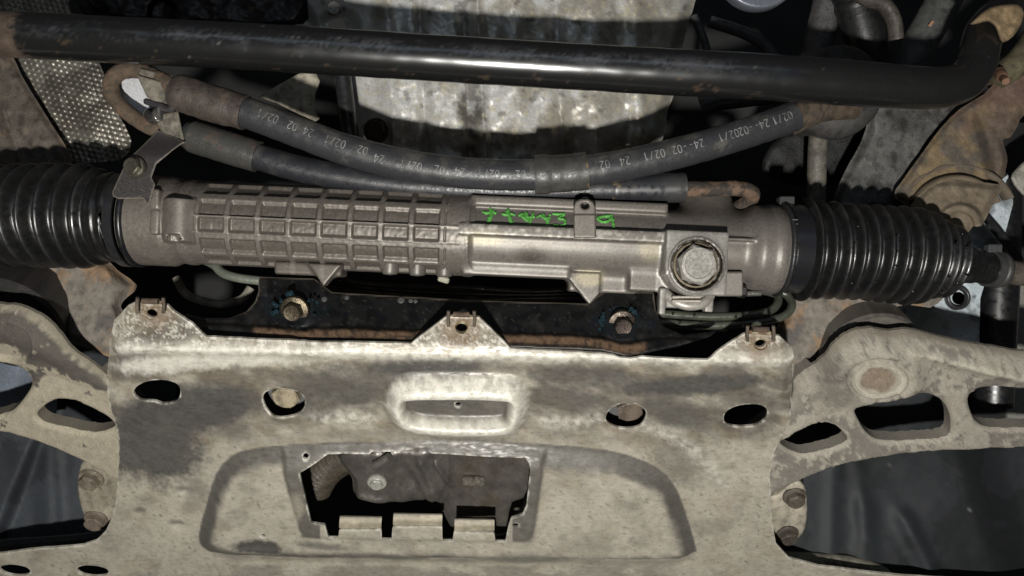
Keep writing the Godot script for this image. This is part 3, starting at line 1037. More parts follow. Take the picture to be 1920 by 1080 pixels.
		for j in 3:
			var x: float = 1262.0 + j * j * 19.0 + 21.0 * j + 13.0 * k
			drop.add(lathe(P(x, 588.0 + 16.0 * k + (x - 1256.0) * 0.05, 15), Vector3(0, 0, 1), [Vector2(3, -2), Vector2(2.6, 1), Vector2(0, 2.6)], 8, lin(150, 150, 140)))
		obj("oil_drops", drop, M.shiny, pp).set_meta("kind", "stuff")
	var lp := thing("hydraulic_pipe", "short green-grey pipe leaving the underside of the rack at left, behind the black crossmember", "pipe", P(440, 515, 0), "green-grey hydraulic pipes")
	obj("pipe", tube(curve([P(384, 488, -30), P(402, 497, -10), P(418, 512, 2), P(446, 521, 4), P(484, 526, 2), P(540, 534, -4)], 4.0), even(8.5), paint(lin(98, 102, 92), 0.2, 0.03), 20), M.boot, lp)

func roll_bar() -> void:
	var t := thing("anti_roll_bar", "thick glossy black anti-roll bar across the top, bending away at its right end", "anti-roll bar", P(960, 118, 60))
	var pts := [P(-160, 53, 62), P(0, 63, 62), P(240, 76, 62), P(480, 88, 62), P(720, 103, 62), P(960, 118, 62), P(1200, 132, 60), P(1440, 145, 58), P(1620, 158, 52), P(1740, 165, 46), P(1795, 158, 38), P(1825, 132, 28), P(1836, 96, 16), P(1850, 52, -20), P(1890, 16, -80), P(1950, -12, -150)]
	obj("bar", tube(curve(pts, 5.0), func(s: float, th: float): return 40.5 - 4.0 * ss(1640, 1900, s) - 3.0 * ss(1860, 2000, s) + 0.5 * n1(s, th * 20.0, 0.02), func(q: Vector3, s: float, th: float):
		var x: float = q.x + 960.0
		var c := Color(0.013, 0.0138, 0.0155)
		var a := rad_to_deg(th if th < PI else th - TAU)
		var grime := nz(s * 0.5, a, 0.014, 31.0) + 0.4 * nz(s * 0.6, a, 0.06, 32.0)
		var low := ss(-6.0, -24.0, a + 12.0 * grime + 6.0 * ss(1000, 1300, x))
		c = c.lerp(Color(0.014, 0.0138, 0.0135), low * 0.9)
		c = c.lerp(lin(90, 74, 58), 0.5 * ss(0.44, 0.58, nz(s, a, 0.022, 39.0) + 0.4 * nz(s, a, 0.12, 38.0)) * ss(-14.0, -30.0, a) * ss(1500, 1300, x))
		c = c.lerp(Color(0.06, 0.06, 0.063), 0.8 * ss(-0.1, 0.6, grime + 0.5 * n1(s, a * 2.0, 0.12, 37.0)) * ss(34, 4, absf(a - 4.0)) * ss(1480, 1250, x))  # broad sheen along the bar painted in as a patchy lighter band
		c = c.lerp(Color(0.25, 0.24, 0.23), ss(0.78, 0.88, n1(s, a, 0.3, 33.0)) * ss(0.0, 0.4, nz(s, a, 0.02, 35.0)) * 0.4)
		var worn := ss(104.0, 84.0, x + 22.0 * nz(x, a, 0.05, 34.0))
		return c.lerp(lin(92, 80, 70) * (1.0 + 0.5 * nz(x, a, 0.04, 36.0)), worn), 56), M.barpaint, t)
	obj("paint_seam", tube(curve([P(1050, 82, 78), P(1200, 92, 77), P(1310, 97, 76)], 6.0), even(0.9), paint(lin(120, 116, 108)), 6), M.dusty, t)

func stiff_plate() -> void:
	var t := thing("stiffening_plate", "dusty stamped metal plate with holes and a raised pad, filling the lower middle", "underbody plate", PP(840, 860))
	var outer := pg([201, 640, 201, 631, 206, 606, 235, 574, 249, 568, 309, 573, 323, 585, 358, 606, 384, 629, 480, 633, 540, 635, 558, 638, 600, 638, 770, 641, 836, 594, 898, 595, 957, 649, 1090, 654, 1127, 656, 1150, 660, 1163, 665, 1182, 666, 1204, 661, 1326, 666, 1398, 625, 1464, 629, 1490, 656, 1493, 694, 1489, 740, 1483, 789, 1466, 820, 1451, 850, 1443, 891, 1447, 974, 1455, 1019, 1480, 1047, 1539, 1063, 1686, 1079, 1800, 1086, 1960, 1096, 1960, 1130, -40, 1130, -40, 1042, 0, 1038, 55, 1031, 155, 1022, 180, 1014, 198, 996, 208, 974, 217, 941, 223, 863, 222, 816, 205, 756, 193, 714])
	for i in outer.size():
		if outer[i].y < 700.0:
			outer[i].y += 5.0
	var holes := [
		rounded([250, 737, 258, 724, 280, 715, 312, 714, 333, 722, 338, 738, 330, 752, 306, 757, 290, 752, 262, 750], 3),
		rounded([493, 744, 502, 733, 528, 728, 556, 734, 570, 746, 570, 764, 556, 777, 530, 781, 508, 775, 496, 760], 3),
		rounded([1135, 783, 1144, 767, 1164, 758, 1190, 758, 1208, 768, 1211, 780, 1200, 796, 1176, 803, 1150, 798], 3),
		rounded([1357, 786, 1364, 770, 1388, 760, 1418, 758, 1437, 766, 1437, 782, 1420, 796, 1390, 800, 1366, 797], 3),
		oval(282, 592, 11, 8), oval(865, 617, 12, 11), oval(1426, 645, 11, 8),
		oval(859, 755, 5.5, 4), oval(571, 864, 6, 3.5), oval(967, 983, 6, 3.5), oval(492, 1008, 5, 3),
		oval(28, 1069, 29, 10, 0.1), oval(174, 1070, 30, 10, 0.1),
		pg([562, 886, 596, 869, 612, 861, 640, 860, 690, 860, 696, 857, 745, 857, 800, 851, 806, 859, 920, 863, 985, 865, 992, 871, 994, 880, 987, 947, 980, 963, 958, 970, 953, 985, 947, 1016, 929, 1016, 927, 998, 851, 996, 848, 1016, 830, 1016, 829, 987, 736, 986, 734, 1013, 716, 1012, 715, 992, 636, 992, 634, 1009, 616, 1009, 609, 983, 584, 979])]
	for h in [8, 9, 10, 13]:
		for i in holes[h].size():
			holes[h][i] = Vector2(960.0 + (holes[h][i].x - 960.0) * 0.986, holes[h][i].y - 18.0)
	var pad := rounded([372, 1008, 384, 955, 402, 895, 425, 862, 462, 843, 540, 833, 700, 827, 960, 828, 1070, 836, 1160, 848, 1225, 872, 1262, 905, 1284, 955, 1301, 1010, 1305, 1036, 1284, 1054, 1230, 1062, 960, 1060, 500, 1052, 420, 1044, 386, 1030], 3)
	var frame := rounded([526, 862, 540, 850, 700, 846, 830, 836, 1010, 853, 1022, 866, 1003, 990, 996, 1006, 960, 1016, 600, 1008, 566, 998, 556, 975], 3)
	for i in frame.size():
		frame[i] = Vector2(960.0 + (frame[i].x - 960.0) * 0.988, frame[i].y - 14.0)
	var pill_a := rounded([724, 752, 730, 722, 752, 706, 800, 702, 920, 704, 966, 709, 988, 730, 989, 762, 978, 795, 950, 813, 880, 816, 790, 812, 752, 800, 732, 778], 3)
	var zf := func(x: float, y: float, d: float):
		var h := 2.4 * nz(x, y, 0.006, 40.0) + 0.6 * nz(x, y, 0.03, 41.0)
		var sp := psd(x, y, pad) if y > 810.0 and x > 340.0 and x < 1340.0 else -99.0
		memo = sp
		if sp > -8.0:
			h += 22.0 * ss(-2.0, 36.0, sp)
			memo2 = psd(x, y, frame)
			h += 5.0 * ss(-2.0, 10.0, memo2)
		if absf(x - 857.0) < 150.0 and absf(y - 759.0) < 75.0:
			var q := psd(x, y, pill_a)
			h += 30.0 * ss(-8.0, 24.0, q) - 24.0 * ss(26.0, 42.0, q)
		# the folded front rim
		var yl: float = 655.0 + (x - 480.0) * 0.0185
		if x > 180.0 and x < 1500.0 and y < yl + 40.0:
			h += 7.0 * exp(-pow((y - yl) / 9.0, 2.0))
			if y < yl:
				h -= (yl - y) * 0.12
			h -= 9.0 * exp(-pow((x - 1168.0) / 30.0, 2.0)) * ss(yl + 14.0, yl - 10.0, y)
			h -= 4.0 * exp(-pow((x - 560.0) / 26.0, 2.0)) * ss(yl + 6.0, yl - 14.0, y)
		# the swages that fan out from the pad
		h += 4.0 * exp(-pow((Vector2(x - 560, (y - 960) * 1.5).length() - 272.0) / 16.0, 2.0)) * ss(560, 520, x) * ss(860, 820, y)
		h += 4.0 * exp(-pow((Vector2(x - 1110, (y - 985) * 1.3).length() - 262.0) / 16.0, 2.0)) * ss(1080, 1130, x) * ss(940, 880, y)
		h += 4.0 * exp(-pow((y - 784.0 - 0.02 * (x - 600.0)) / 10.0, 2.0)) * (ss(560, 600, x) * ss(728, 700, x) + ss(990, 1010, x) * ss(1130, 1100, x))
		# left and right cheeks fall away
		h -= 14.0 * ss(232.0, 196.0, x) * ss(760, 700, y) + 14.0 * ss(1462.0, 1496.0, x) * ss(800, 740, y)
		h -= 5.0 * exp(-pow((x - 490.0) / 30.0, 2.0) - pow((y - 1012.0) / 12.0, 2.0))
		for k in [[852, 1030], [632, 1038]]:
			h -= 1.5 * exp(-pow((x - k[0]) / 2.5, 2.0)) * ss(1000, 1020, y) * ss(1062, 1052, y)
		for q in [[344, 922, 14], [333, 986, 12], [262, 962, 9]]:
			h -= 5.0 * exp(-pow((x - q[0]) / q[2], 2.0) - pow((y - q[1]) / 6.0, 2.0))
		if d < 2.0:
			h -= (2.0 - d) * 0.5
		return h
	var dust := lin(167, 161, 147)
	var bare := lin(212, 208, 197)
	var dark := lin(76, 74, 71)
	var cf := func(x: float, y: float, d: float):
		var a := nz(x, y, 0.011, 50.0)
		var b := nz(x, y * 1.4, 0.05, 51.0)
		var c := n1(x, y, 0.22, 52.0)
		var sx := x * 0.94 + y * 0.34
		var sy := y * 0.94 - x * 0.34
		var e := nz(sx * 0.3, sy, 0.05, 57.0)
		var col: Color = dust * (1.0 + 0.16 * a + 0.1 * b + 0.12 * e + 0.08 * c)
		col = col.lerp(lin(132, 118, 94), 0.3 * ss(0.05, 0.5, nz(x, y, 0.014, 53.0)))
		# upper half: greasier, patchy
		col = col.lerp(dark * (1.15 + 0.3 * b), 0.72 * ss(0.0, 0.42, nz(x * 0.7, y * 1.6, 0.011, 54.0) + 0.3 * e + 0.16) * ss(850, 770, y) * ss(655, 680, y))
		col = col.lerp(lin(122, 106, 84), 0.5 * ss(0.0, 0.35, nz(sx * 0.35, sy, 0.028, 67.0)) * ss(660, 690, y) * ss(900, 800, y))
		var k := 0.0
		col = col.lerp(lin(104, 97, 86) * (1.0 + 0.3 * e), ss(672, 690, y) * ss(860, 770, y) * clampf(0.5 + 1.1 * nz(sx * 0.5, sy, 0.02, 66.0) + 0.5 * e, 0.0, 0.85))
		k = maxf(k, blob(x, y, 350, 770, 140, 46, -0.12, 0.3, 0.25))
		k = maxf(k, blob(x, y, 290, 830, 95, 74, 0.3, 0.3, 0.3))
		k = maxf(k, blob(x, y, 250, 830, 62, 66, 0.0, 0.4))
		k = maxf(k, blob(x, y, 420, 745, 70, 22, 0.1, 0.5))
		k = maxf(k, blob(x, y, 800, 688, 130, 17, -0.03, 0.5))
		k = maxf(k, blob(x, y, 650, 725, 110, 44, -0.1, 0.6, 0.6) * 0.75)
		k = maxf(k, blob(x, y, 1060, 745, 90, 40, 0.1, 0.6, 0.6) * 0.6)
		k = maxf(k, blob(x, y, 1400, 760, 90, 60, 0.1, 0.6, 0.7) * 0.55)
		k = maxf(k, blob(x, y, 620, 660, 70, 9, 0.0, 0.6, 0.6) * 0.5)
		k = maxf(k, blob(x, y, 1300, 722, 150, 20, -0.06, 0.4))
		k = maxf(k, blob(x, y, 1090, 705, 110, 20, 0.06, 0.5) * 0.8)
		k = maxf(k, blob(x, y, 1270, 778, 70, 26, 0.2, 0.5) * 0.8)
		if absf(x - 857.0) < 120.0 and absf(y - 759.0) < 50.0:
			k = maxf(k, 0.8 * ss(33.0, 41.0, psd(x, y, pill_a) + 4.0 * e))
		k = maxf(k, blob(x, y, 250, 672, 40, 34, 0.2, 0.4) * 0.8)
		k = maxf(k, blob(x, y, 300, 632, 60, 16, 0.0, 0.4) * 0.7)
		k = maxf(k, blob(x, y, 350, 612, 30, 18, 0.5, 0.5) * 0.6)
		k = maxf(k, blob(x, y, 492, 1014, 52, 15, 0.05, 0.3))
		k = maxf(k, blob(x, y, 640, 1030, 80, 8, -0.05, 0.5) * 0.7)
		k = maxf(k, blob(x, y, 610, 1008, 50, 7, 0.1, 0.5) * 0.7)
		k = maxf(k, blob(x, y, 735, 1032, 60, 9, 0.1, 0.5) * 0.75)
		k = maxf(k, blob(x, y, 985, 1036, 80, 14, 0.0, 0.5) * 0.55)
		k = maxf(k, 0.45 * ss(1058.0, 1064.0, y + 4.0 * e) * ss(380, 440, x) * ss(1280, 1220, x) * ss(-0.3, 0.1, nz(x * 0.5, y, 0.02, 59.0) + 0.1))
		k = maxf(k, 0.28 * ss(0.05, 0.4, nz(x * 0.7, y, 0.016, 61.0)) * ss(780, 850, y))
		k = maxf(k, 0.5 * ss(0.62, 0.8, n1(sx * 0.5, sy, 0.16, 62.0) + 0.3 * e))
		for q in [[344, 922, 18], [333, 984, 14], [262, 962, 10], [352, 904, 12]]:
			k = maxf(k, 0.55 * blob(x, y, q[0], q[1] - 5, q[2], 6, 0.1, 0.5))
		k = maxf(k, blob(x, y, 440, 800, 40, 22, 0.6, 0.6, 0.6) * 0.5)
		k = maxf(k, blob(x, y, 1270, 860, 60, 50, 0.7, 0.6, 0.6) * 0.55)
		k = maxf(k, blob(x, y, 370, 915, 22, 26, 0.0, 0.6, 0.6) * 0.5)
		k = maxf(k, blob(x, y, 850, 832, 110, 13, 0.0, 0.5) * 0.8)
		# the pressed walls carry no dust
		var sp := memo
		if sp > -8.0:
			if y < 1034.0 and sp < 44.0:
				k = maxf(k, 0.92 * ss(-1.5, 2.0, sp + 2.0 * e) * ss(40.0, 20.0, sp + 5.0 * e + 8.0 * nz(x, y, 0.012, 58.0)))
			if y < 966.0 or x < 606.0 or x > 944.0:
				k = maxf(k, ss(-3.0, 4.0, memo2 + 3.0 * e) * (0.85 if x < 820.0 or x > 960.0 else 0.25) * ss(1000.0, 992.0, y) * (1.0 - 0.6 * blob(x, y, 562, 934, 14, 26)))
		col = col.lerp(dark * (1.0 + 0.25 * e + 0.12 * c), clampf(k, 0.0, 1.0) * 0.95)
		# rubbed bright: rim, pad, edges
		var yl: float = 655.0 + (x - 480.0) * 0.0185
		var br := 0.0
		if x > 215.0 and x < 1492.0:
			br = clampf(exp(-pow((y - yl - 2.0) / 10.0, 2.0)) * (0.95 + 0.9 * b + 0.5 * a + 0.25 * c), 0.0, 1.0)
			k = maxf(0.0, 0.45 * ss(yl - 6.0, yl - 14.0, y) * ss(-0.2, 0.2, b + 0.15))
			col = col.lerp(dark * 1.3, k)
		br = maxf(br, blob(x, y, 310, 684, 100, 14, -0.06, 0.6, 0.7) * 0.8)
		br = maxf(br, blob(x, y, 440, 676, 120, 12, -0.03, 0.6, 0.7) * 0.7)
		if absf(x - 857.0) < 150.0 and absf(y - 759.0) < 75.0:
			var q := psd(x, y, pill_a)
			br = maxf(br, (0.8 + 0.35 * b + 0.2 * c) * ss(-6.0, 9.0, q + 4.0 * b) * ss(40.0, 31.0, q + 4.0 * e))
		br = maxf(br, 0.6 * ss(0.25, 0.5, b + 0.3 * c) * ss(700, 640, y))
		br = maxf(br, 0.4 * exp(-pow((y - 784.0 - 0.02 * (x - 600.0)) / 13.0, 2.0)) * (ss(540, 620, x) * ss(728, 690, x) + ss(990, 1030, x) * ss(1130, 1080, x)) * clampf(0.8 + 1.4 * b + 0.4 * c, 0.0, 1.5))
		br = maxf(br, 0.35 * exp(-pow((Vector2(x - 1110, (y - 985) * 1.3).length() - 262.0) / 18.0, 2.0)) * ss(1060, 1130, x) * ss(960, 860, y) * clampf(0.8 + 1.4 * b + 0.4 * c, 0.0, 1.5))
		if y < 650.0:
			br = maxf(br, 0.7 * ss(0.1, 0.35, b + 0.5 * c + 0.2 * e))
			col = col.lerp(lin(96, 84, 68), 0.6 * ss(0.0, 0.3, nz(x, y, 0.045, 63.0)))
		if d < 3.0:
			br = maxf(br, ss(3.0, 0.5, d) * clampf(0.3 + 1.2 * b, 0.0, 0.8))
		col = col.lerp(bare * (1.0 + 0.15 * b), clampf(br, 0.0, 1.0))
		# rust about the clip holes
		for q in [[865, 620], [1424, 648], [285, 590]]:
			col = col.lerp(lin(108, 84, 58), 0.55 * blob(x, y, q[0], q[1], 34, 30, 0.0, 0.5, 0.7))
		return col
	obj("plate", sheet(outer, holes, 2.8, level(0.0), zf, cf, 4.5), M.plate, t)
	# spring nuts on the three ears
	for q in [[282, 592, 0.12], [865, 617, 0.0], [1426, 645, 0.05]]:
		var x: float = q[0]
		var y: float = q[1]
		var clip := obj("spring_nut", sheet(rounded([x - 22, y - 20, x + 22, y - 19, x + 26, y + 18, x + 18, y + 28, x - 18, y + 28, x - 26, y + 16], 2), [oval(x, y, 11, 8.5)], 1.7, level(-3.0 - 0.0), func(px: float, py: float, d: float): return 3.0 - (655.0 + (px - 480.0) * 0.0185 - py) * 0.18 + 9.0 * ss(16.0, 10.0, Vector2(px - x, (py - y) * 1.2).length()) * 0.4, func(px: float, py: float, d: float): return lin(150, 142, 118).lerp(lin(98, 78, 54), ss(-0.25, 0.3, nz(px, py, 0.04, 44.0) + 0.1)), 3.0), M.plate, t)
		for sd in [-1, 1]:
			obj("prong", tube(curve([PP(x + sd * 24, y - 6, 2.0), PP(x + sd * 25, y - 18, 4.0), PP(x + sd * 24, y - 34, 2.0)], 3.0), even(3.0), paint(lin(92, 82, 70), 0.4), 10), M.rust, clip)
		obj("rolled_end", tube(curve([PP(x - 15, y - 28, 0.0), PP(x + 15, y - 27, 0.0)], 5.0), even(5.0), paint(lin(84, 70, 58), 0.4, 0.08), 16), M.rust, clip)
	# the three folded lips at the lower edge of the opening
	for q in [[636, 715, 992], [737, 829, 987], [852, 927, 997]]:
		var w: float = q[1] - q[0]
		obj("folded_lip", sheet(pg([q[0], q[2] - 18, q[1], q[2] - 17, q[1], q[2] - 2, q[0], q[2] - 2]), [], 1.7, level(24.0), func(px: float, py: float, d: float): return -0.9 * maxf(0.0, q[2] - 10.0 - py), func(px: float, py: float, d: float): return lin(150, 142, 124).lerp(lin(84, 80, 74), ss(6.0, 0.0, py - q[2] + 20.0)) * (1.0 + 0.4 * nz(px, py, 0.04, 45.0)), 3.0), M.plate, t)

func arms() -> void:
	var peel := func(scale: Callable, seed_: float) -> Callable:
		return func(x: float, y: float): return nz(x, y, 0.013, seed_) * 0.9 + 0.55 * nz(x, y, 0.05, seed_ + 1.0) + 0.35 * nz(x, y, 0.16, seed_ + 2.0) + scale.call(x, y)
	var grime := func(a: Color, b: Color, skin: Callable, seed_: float) -> Callable:
		return func(x: float, y: float, d: float):
			if d < 0.0:
				return a.lerp(b, 0.6) * (0.92 + 0.2 * nz(x, y, 0.008, seed_))
			var f := nz(x, y, 0.05, seed_ + 1.0)
			var field: float = skin.call(x, y)
			var c: Color = b.lerp(a, ss(-0.05, 0.05, field)) * (1.0 + 0.22 * f + 0.16 * nz(x, y, 0.2, seed_ + 4.0))
			c = c.lerp(a * 1.3, 0.5 * exp(-pow((field - 0.03) / 0.035, 2.0)) * ss(-0.1, 0.3, nz(x, y, 0.03, seed_ + 5.0) + 0.1))
			return c.lerp(a * 1.3, 0.7 * ss(7.0, 1.0, d + 5.0 * f))
	# right arm
	var t := thing("control_arm", "cast control arm at right with long slots and a round rusty cap, flaking dirt", "control arm", PP(1700, 760, -60), "front control arms")
	var outer := rounded([1400, 935, 1390, 840, 1440, 790, 1489, 757, 1494, 722, 1512, 700, 1527, 688, 1552, 662, 1566, 641, 1590, 623, 1615, 613, 1646, 610, 1676, 615, 1708, 613, 1750, 621, 1815, 636, 1920, 654, 2030, 672, 2060, 760, 2030, 838, 1920, 841, 1815, 845, 1733, 849, 1640, 862, 1564, 877, 1530, 891, 1505, 902, 1470, 918, 1440, 935], 2)
	for i in outer.size():
		outer[i].y += 19.0 * ss(780.0, 640.0, outer[i].y)
	var slots := [
		rounded([1464, 834, 1480, 822, 1498, 810, 1527, 797, 1554, 795, 1575, 806, 1591, 828, 1563, 843, 1520, 853, 1490, 851], 3),
		rounded([1604, 772, 1619, 759, 1645, 752, 1673, 749, 1711, 744, 1747, 747, 1772, 759, 1783, 780, 1786, 804, 1780, 820, 1755, 826, 1720, 828, 1684, 830, 1646, 828, 1625, 813, 1612, 792], 3),
		rounded([1820, 765, 1826, 746, 1853, 736, 1920, 737, 1980, 742, 1995, 772, 1980, 805, 1920, 806, 1860, 805, 1833, 794], 3)]
	var cap := func(x: float, y: float): return 0.14 if y < 760.0 else 0.14 - 0.45 * blob(x, y, 1560, 900, 190, 70, -0.25, 0.6) - 0.3 * blob(x, y, 1575, 690, 34, 60, 0.4, 0.4)
	var skin: Callable = peel.call(cap, 61.0)
	var zf := func(x: float, y: float, d: float):
		var h := 0.0
		var er := 18.0 * ss(790.0, 720.0, y) + 8.0
		if d < er:
			h = sqrt(maxf(0.0, er * er - (er - d) * (er - d))) - er
		var e := Vector2(x - 1642, (y - 703) * 1.5).rotated(0.18)
		var r := e.length()
		h += 18.0 * ss(120, 62, r) - 6.0 * ss(49, 45, r) - 6.0 * exp(-pow((r - 57.0) / 5.0, 2.0)) + 3.0 * exp(-pow((r - 37.0) / 3.0, 2.0))
		var bead: float = 650.0 + (x - 1690.0) * 0.235 + 6.0 * sin((x - 1690.0) * 0.01)
		h += 8.0 * exp(-pow((y - bead) / 9.0, 2.0)) * ss(1680, 1720, x)
		h -= 5.0 * ss(bead + 4.0, bead + 24.0, y) * ss(1700, 1740, x) * ss(740, 715, y)
		h += 2.2 * nz(x, y, 0.03, 60.0) + 1.8 * ss(-0.05, 0.05, skin.call(x, y))
		return h
	var flake: Callable = grime.call(lin(150, 144, 132), lin(120, 114, 106), skin, 61.0)
	thin_y = 700.0
	obj("arm", sheet(outer, slots, 3.2, level(-62.0), zf, func(x: float, y: float, d: float):
		var c: Color = flake.call(x, y, d)
		var r := Vector2(x - 1642, (y - 703) * 1.5).rotated(0.18).length()
		var bead: float = 650.0 + (x - 1690.0) * 0.235 + 6.0 * sin((x - 1690.0) * 0.01)
		c = c.lerp(lin(196, 190, 174), 0.6 * exp(-pow((y - bead + 2.0) / 7.0, 2.0)) * ss(1670, 1730, x) * clampf(0.8 + 1.5 * nz(x, y, 0.06, 68.0), 0.0, 1.0))
		c = c.lerp(lin(82, 77, 71), 0.6 * blob(x, y, 1560, 715, 40, 50, 0.5, 0.6, 0.6))
		c = c.lerp(lin(160, 154, 140), 0.8 * ss(52, 48, r)).lerp(lin(190, 184, 168), 0.5 * exp(-pow((r - 46.0) / 3.0, 2.0)))
		c = c.lerp(lin(122, 106, 90) * (1.0 + 0.3 * nz(x, y, 0.1, 66.0)), ss(37, 30, r + 9.0 * nz(x, y, 0.05, 67.0)) * 0.85)
		c = c.lerp(lin(120, 108, 92), 0.5 * ss(8.0, 2.0, d) * ss(700, 640, y))
		return c, 26.0), M.caked, t)
	thin_y = -1e9
	obj("bushing_ring", lathe(PP(1630, 672, -120), NP + Vector3(0.0, 0.1, 0), [Vector2(102, -70), Vector2(104, -66), Vector2(104, 2), Vector2(99, 10), Vector2(84, 12), Vector2(0, 12)], 64, lin(92, 88, 82), 0.4), M.rubber, t, 30.0)
	# left arm
	var u := thing("control_arm", "cast control arm at left, beige with dirt, a large rounded joint at its top", "control arm", PP(100, 740, -60), "front control arms")
	outer = rounded([-160, 560, -80, 545, 0, 552, 34, 555, 65, 567, 91, 585, 111, 606, 130, 631, 156, 657, 182, 684, 215, 716, 260, 760, 262, 900, 215, 900, 194, 888, 156, 866, 119, 849, 83, 834, 36, 819, 0, 811, -90, 800, -160, 790], 2)
	for i in outer.size():
		outer[i].y += 17.0 * ss(780.0, 640.0, outer[i].y)
	slots = [
		rounded([-70, 690, 0, 691, 31, 699, 50, 710, 56, 726, 48, 742, 26, 769, 0, 780, -70, 786], 3),
		rounded([67, 779, 78, 766, 88, 758, 109, 750, 132, 751, 161, 761, 195, 779, 215, 797, 208, 806, 181, 813, 150, 810, 100, 799, 78, 792], 3)]
	var cap2 := func(x: float, y: float): return 0.4 - 1.0 * ss(10.0, -20.0, y - 666.0 - (x - 30.0) * 0.42)
	var skin2: Callable = peel.call(cap2, 71.0)
	zf = func(x: float, y: float, d: float):
		var h := 0.0
		var er := 22.0 * ss(740.0, 680.0, y) + 8.0
		if d < er:
			h = sqrt(maxf(0.0, er * er - (er - d) * (er - d))) - er
		h += 30.0 * ss(0.0, -70.0, y - 640.0 - x * 0.35 - 30.0)
		var r := Vector2(x - 20, (y - 634) * 1.25).length()
		h -= 9.0 * ss(58, 50, r) - 3.0 * exp(-pow((r - 60.0) / 5.0, 2.0))
		h += 2.5 * exp(-pow((y - 668.0 - (x - 30.0) * 0.35) / 8.0, 2.0)) * ss(20, 60, x)
		return h + 2.2 * nz(x, y, 0.03, 70.0) + 1.8 * ss(-0.05, 0.05, skin2.call(x, y))
	var flake2: Callable = grime.call(lin(154, 146, 128), lin(82, 77, 71), skin2, 71.0)
	thin_y = 700.0
	obj("arm", sheet(outer, slots, 3.2, level(-62.0), zf, flake2, 26.0), M.caked, u)
	thin_y = -1e9
	obj("bushing_ring", lathe(PP(18, 604, -135), NP, [Vector2(104, -70), Vector2(106, -66), Vector2(106, 4), Vector2(101, 12), Vector2(84, 14), Vector2(0, 14)], 64, lin(48, 46, 45), 0.3), M.rubber, u, 30.0)
	# rear mounting brackets with two bolts each
	var lb := thing("arm_bracket", "pale bracket with two bolts at left, half under the plate's edge", "bracket", PP(178, 930, -70), "bolted brackets behind the control arms")
	obj("bracket_plate", sheet(rounded([148, 880, 160, 866, 200, 872, 250, 890, 250, 980, 215, 984, 190, 992, 168, 988, 154, 966, 144, 920], 2), [], 3.0, level(-66.0), bevelled(5.0, 3.0), hue(lin(150, 142, 126), 0.3, 0.02), 30.0), M.dusty, lb)
	bolt_on(lb, PP(172, 896, -66), NP, 21, 20, lin(120, 110, 96), 26.0, 0.2, M.dusty)
	bolt_on(lb, PP(181, 972, -66), NP, 21, 20, lin(116, 104, 92), 26.0, 0.5, M.dusty)
	var rb := thing("arm_bracket", "pale bracket with two bolts at right, half under the plate's edge", "bracket", PP(1484, 965, -70), "bolted brackets behind the control arms")
	obj("bracket_plate", sheet(rounded([1400, 905, 1446, 934, 1470, 922, 1494, 905, 1508, 912, 1514, 935, 1514, 978, 1506, 1002, 1490, 1016, 1466, 1020, 1440, 1010, 1400, 1000], 2), [], 3.0, level(-66.0), bevelled(5.0, 3.0), hue(lin(168, 160, 144), 0.25, 0.02), 30.0), M.dusty, rb)
	bolt_on(rb, PP(1489, 930, -66), NP, 20, 20, lin(96, 88, 78), 25.0, 0.1, M.dusty)
	bolt_on(rb, PP(1476, 1000, -66), NP, 20, 20, lin(76, 70, 62), 25.0, 0.4, M.dusty)

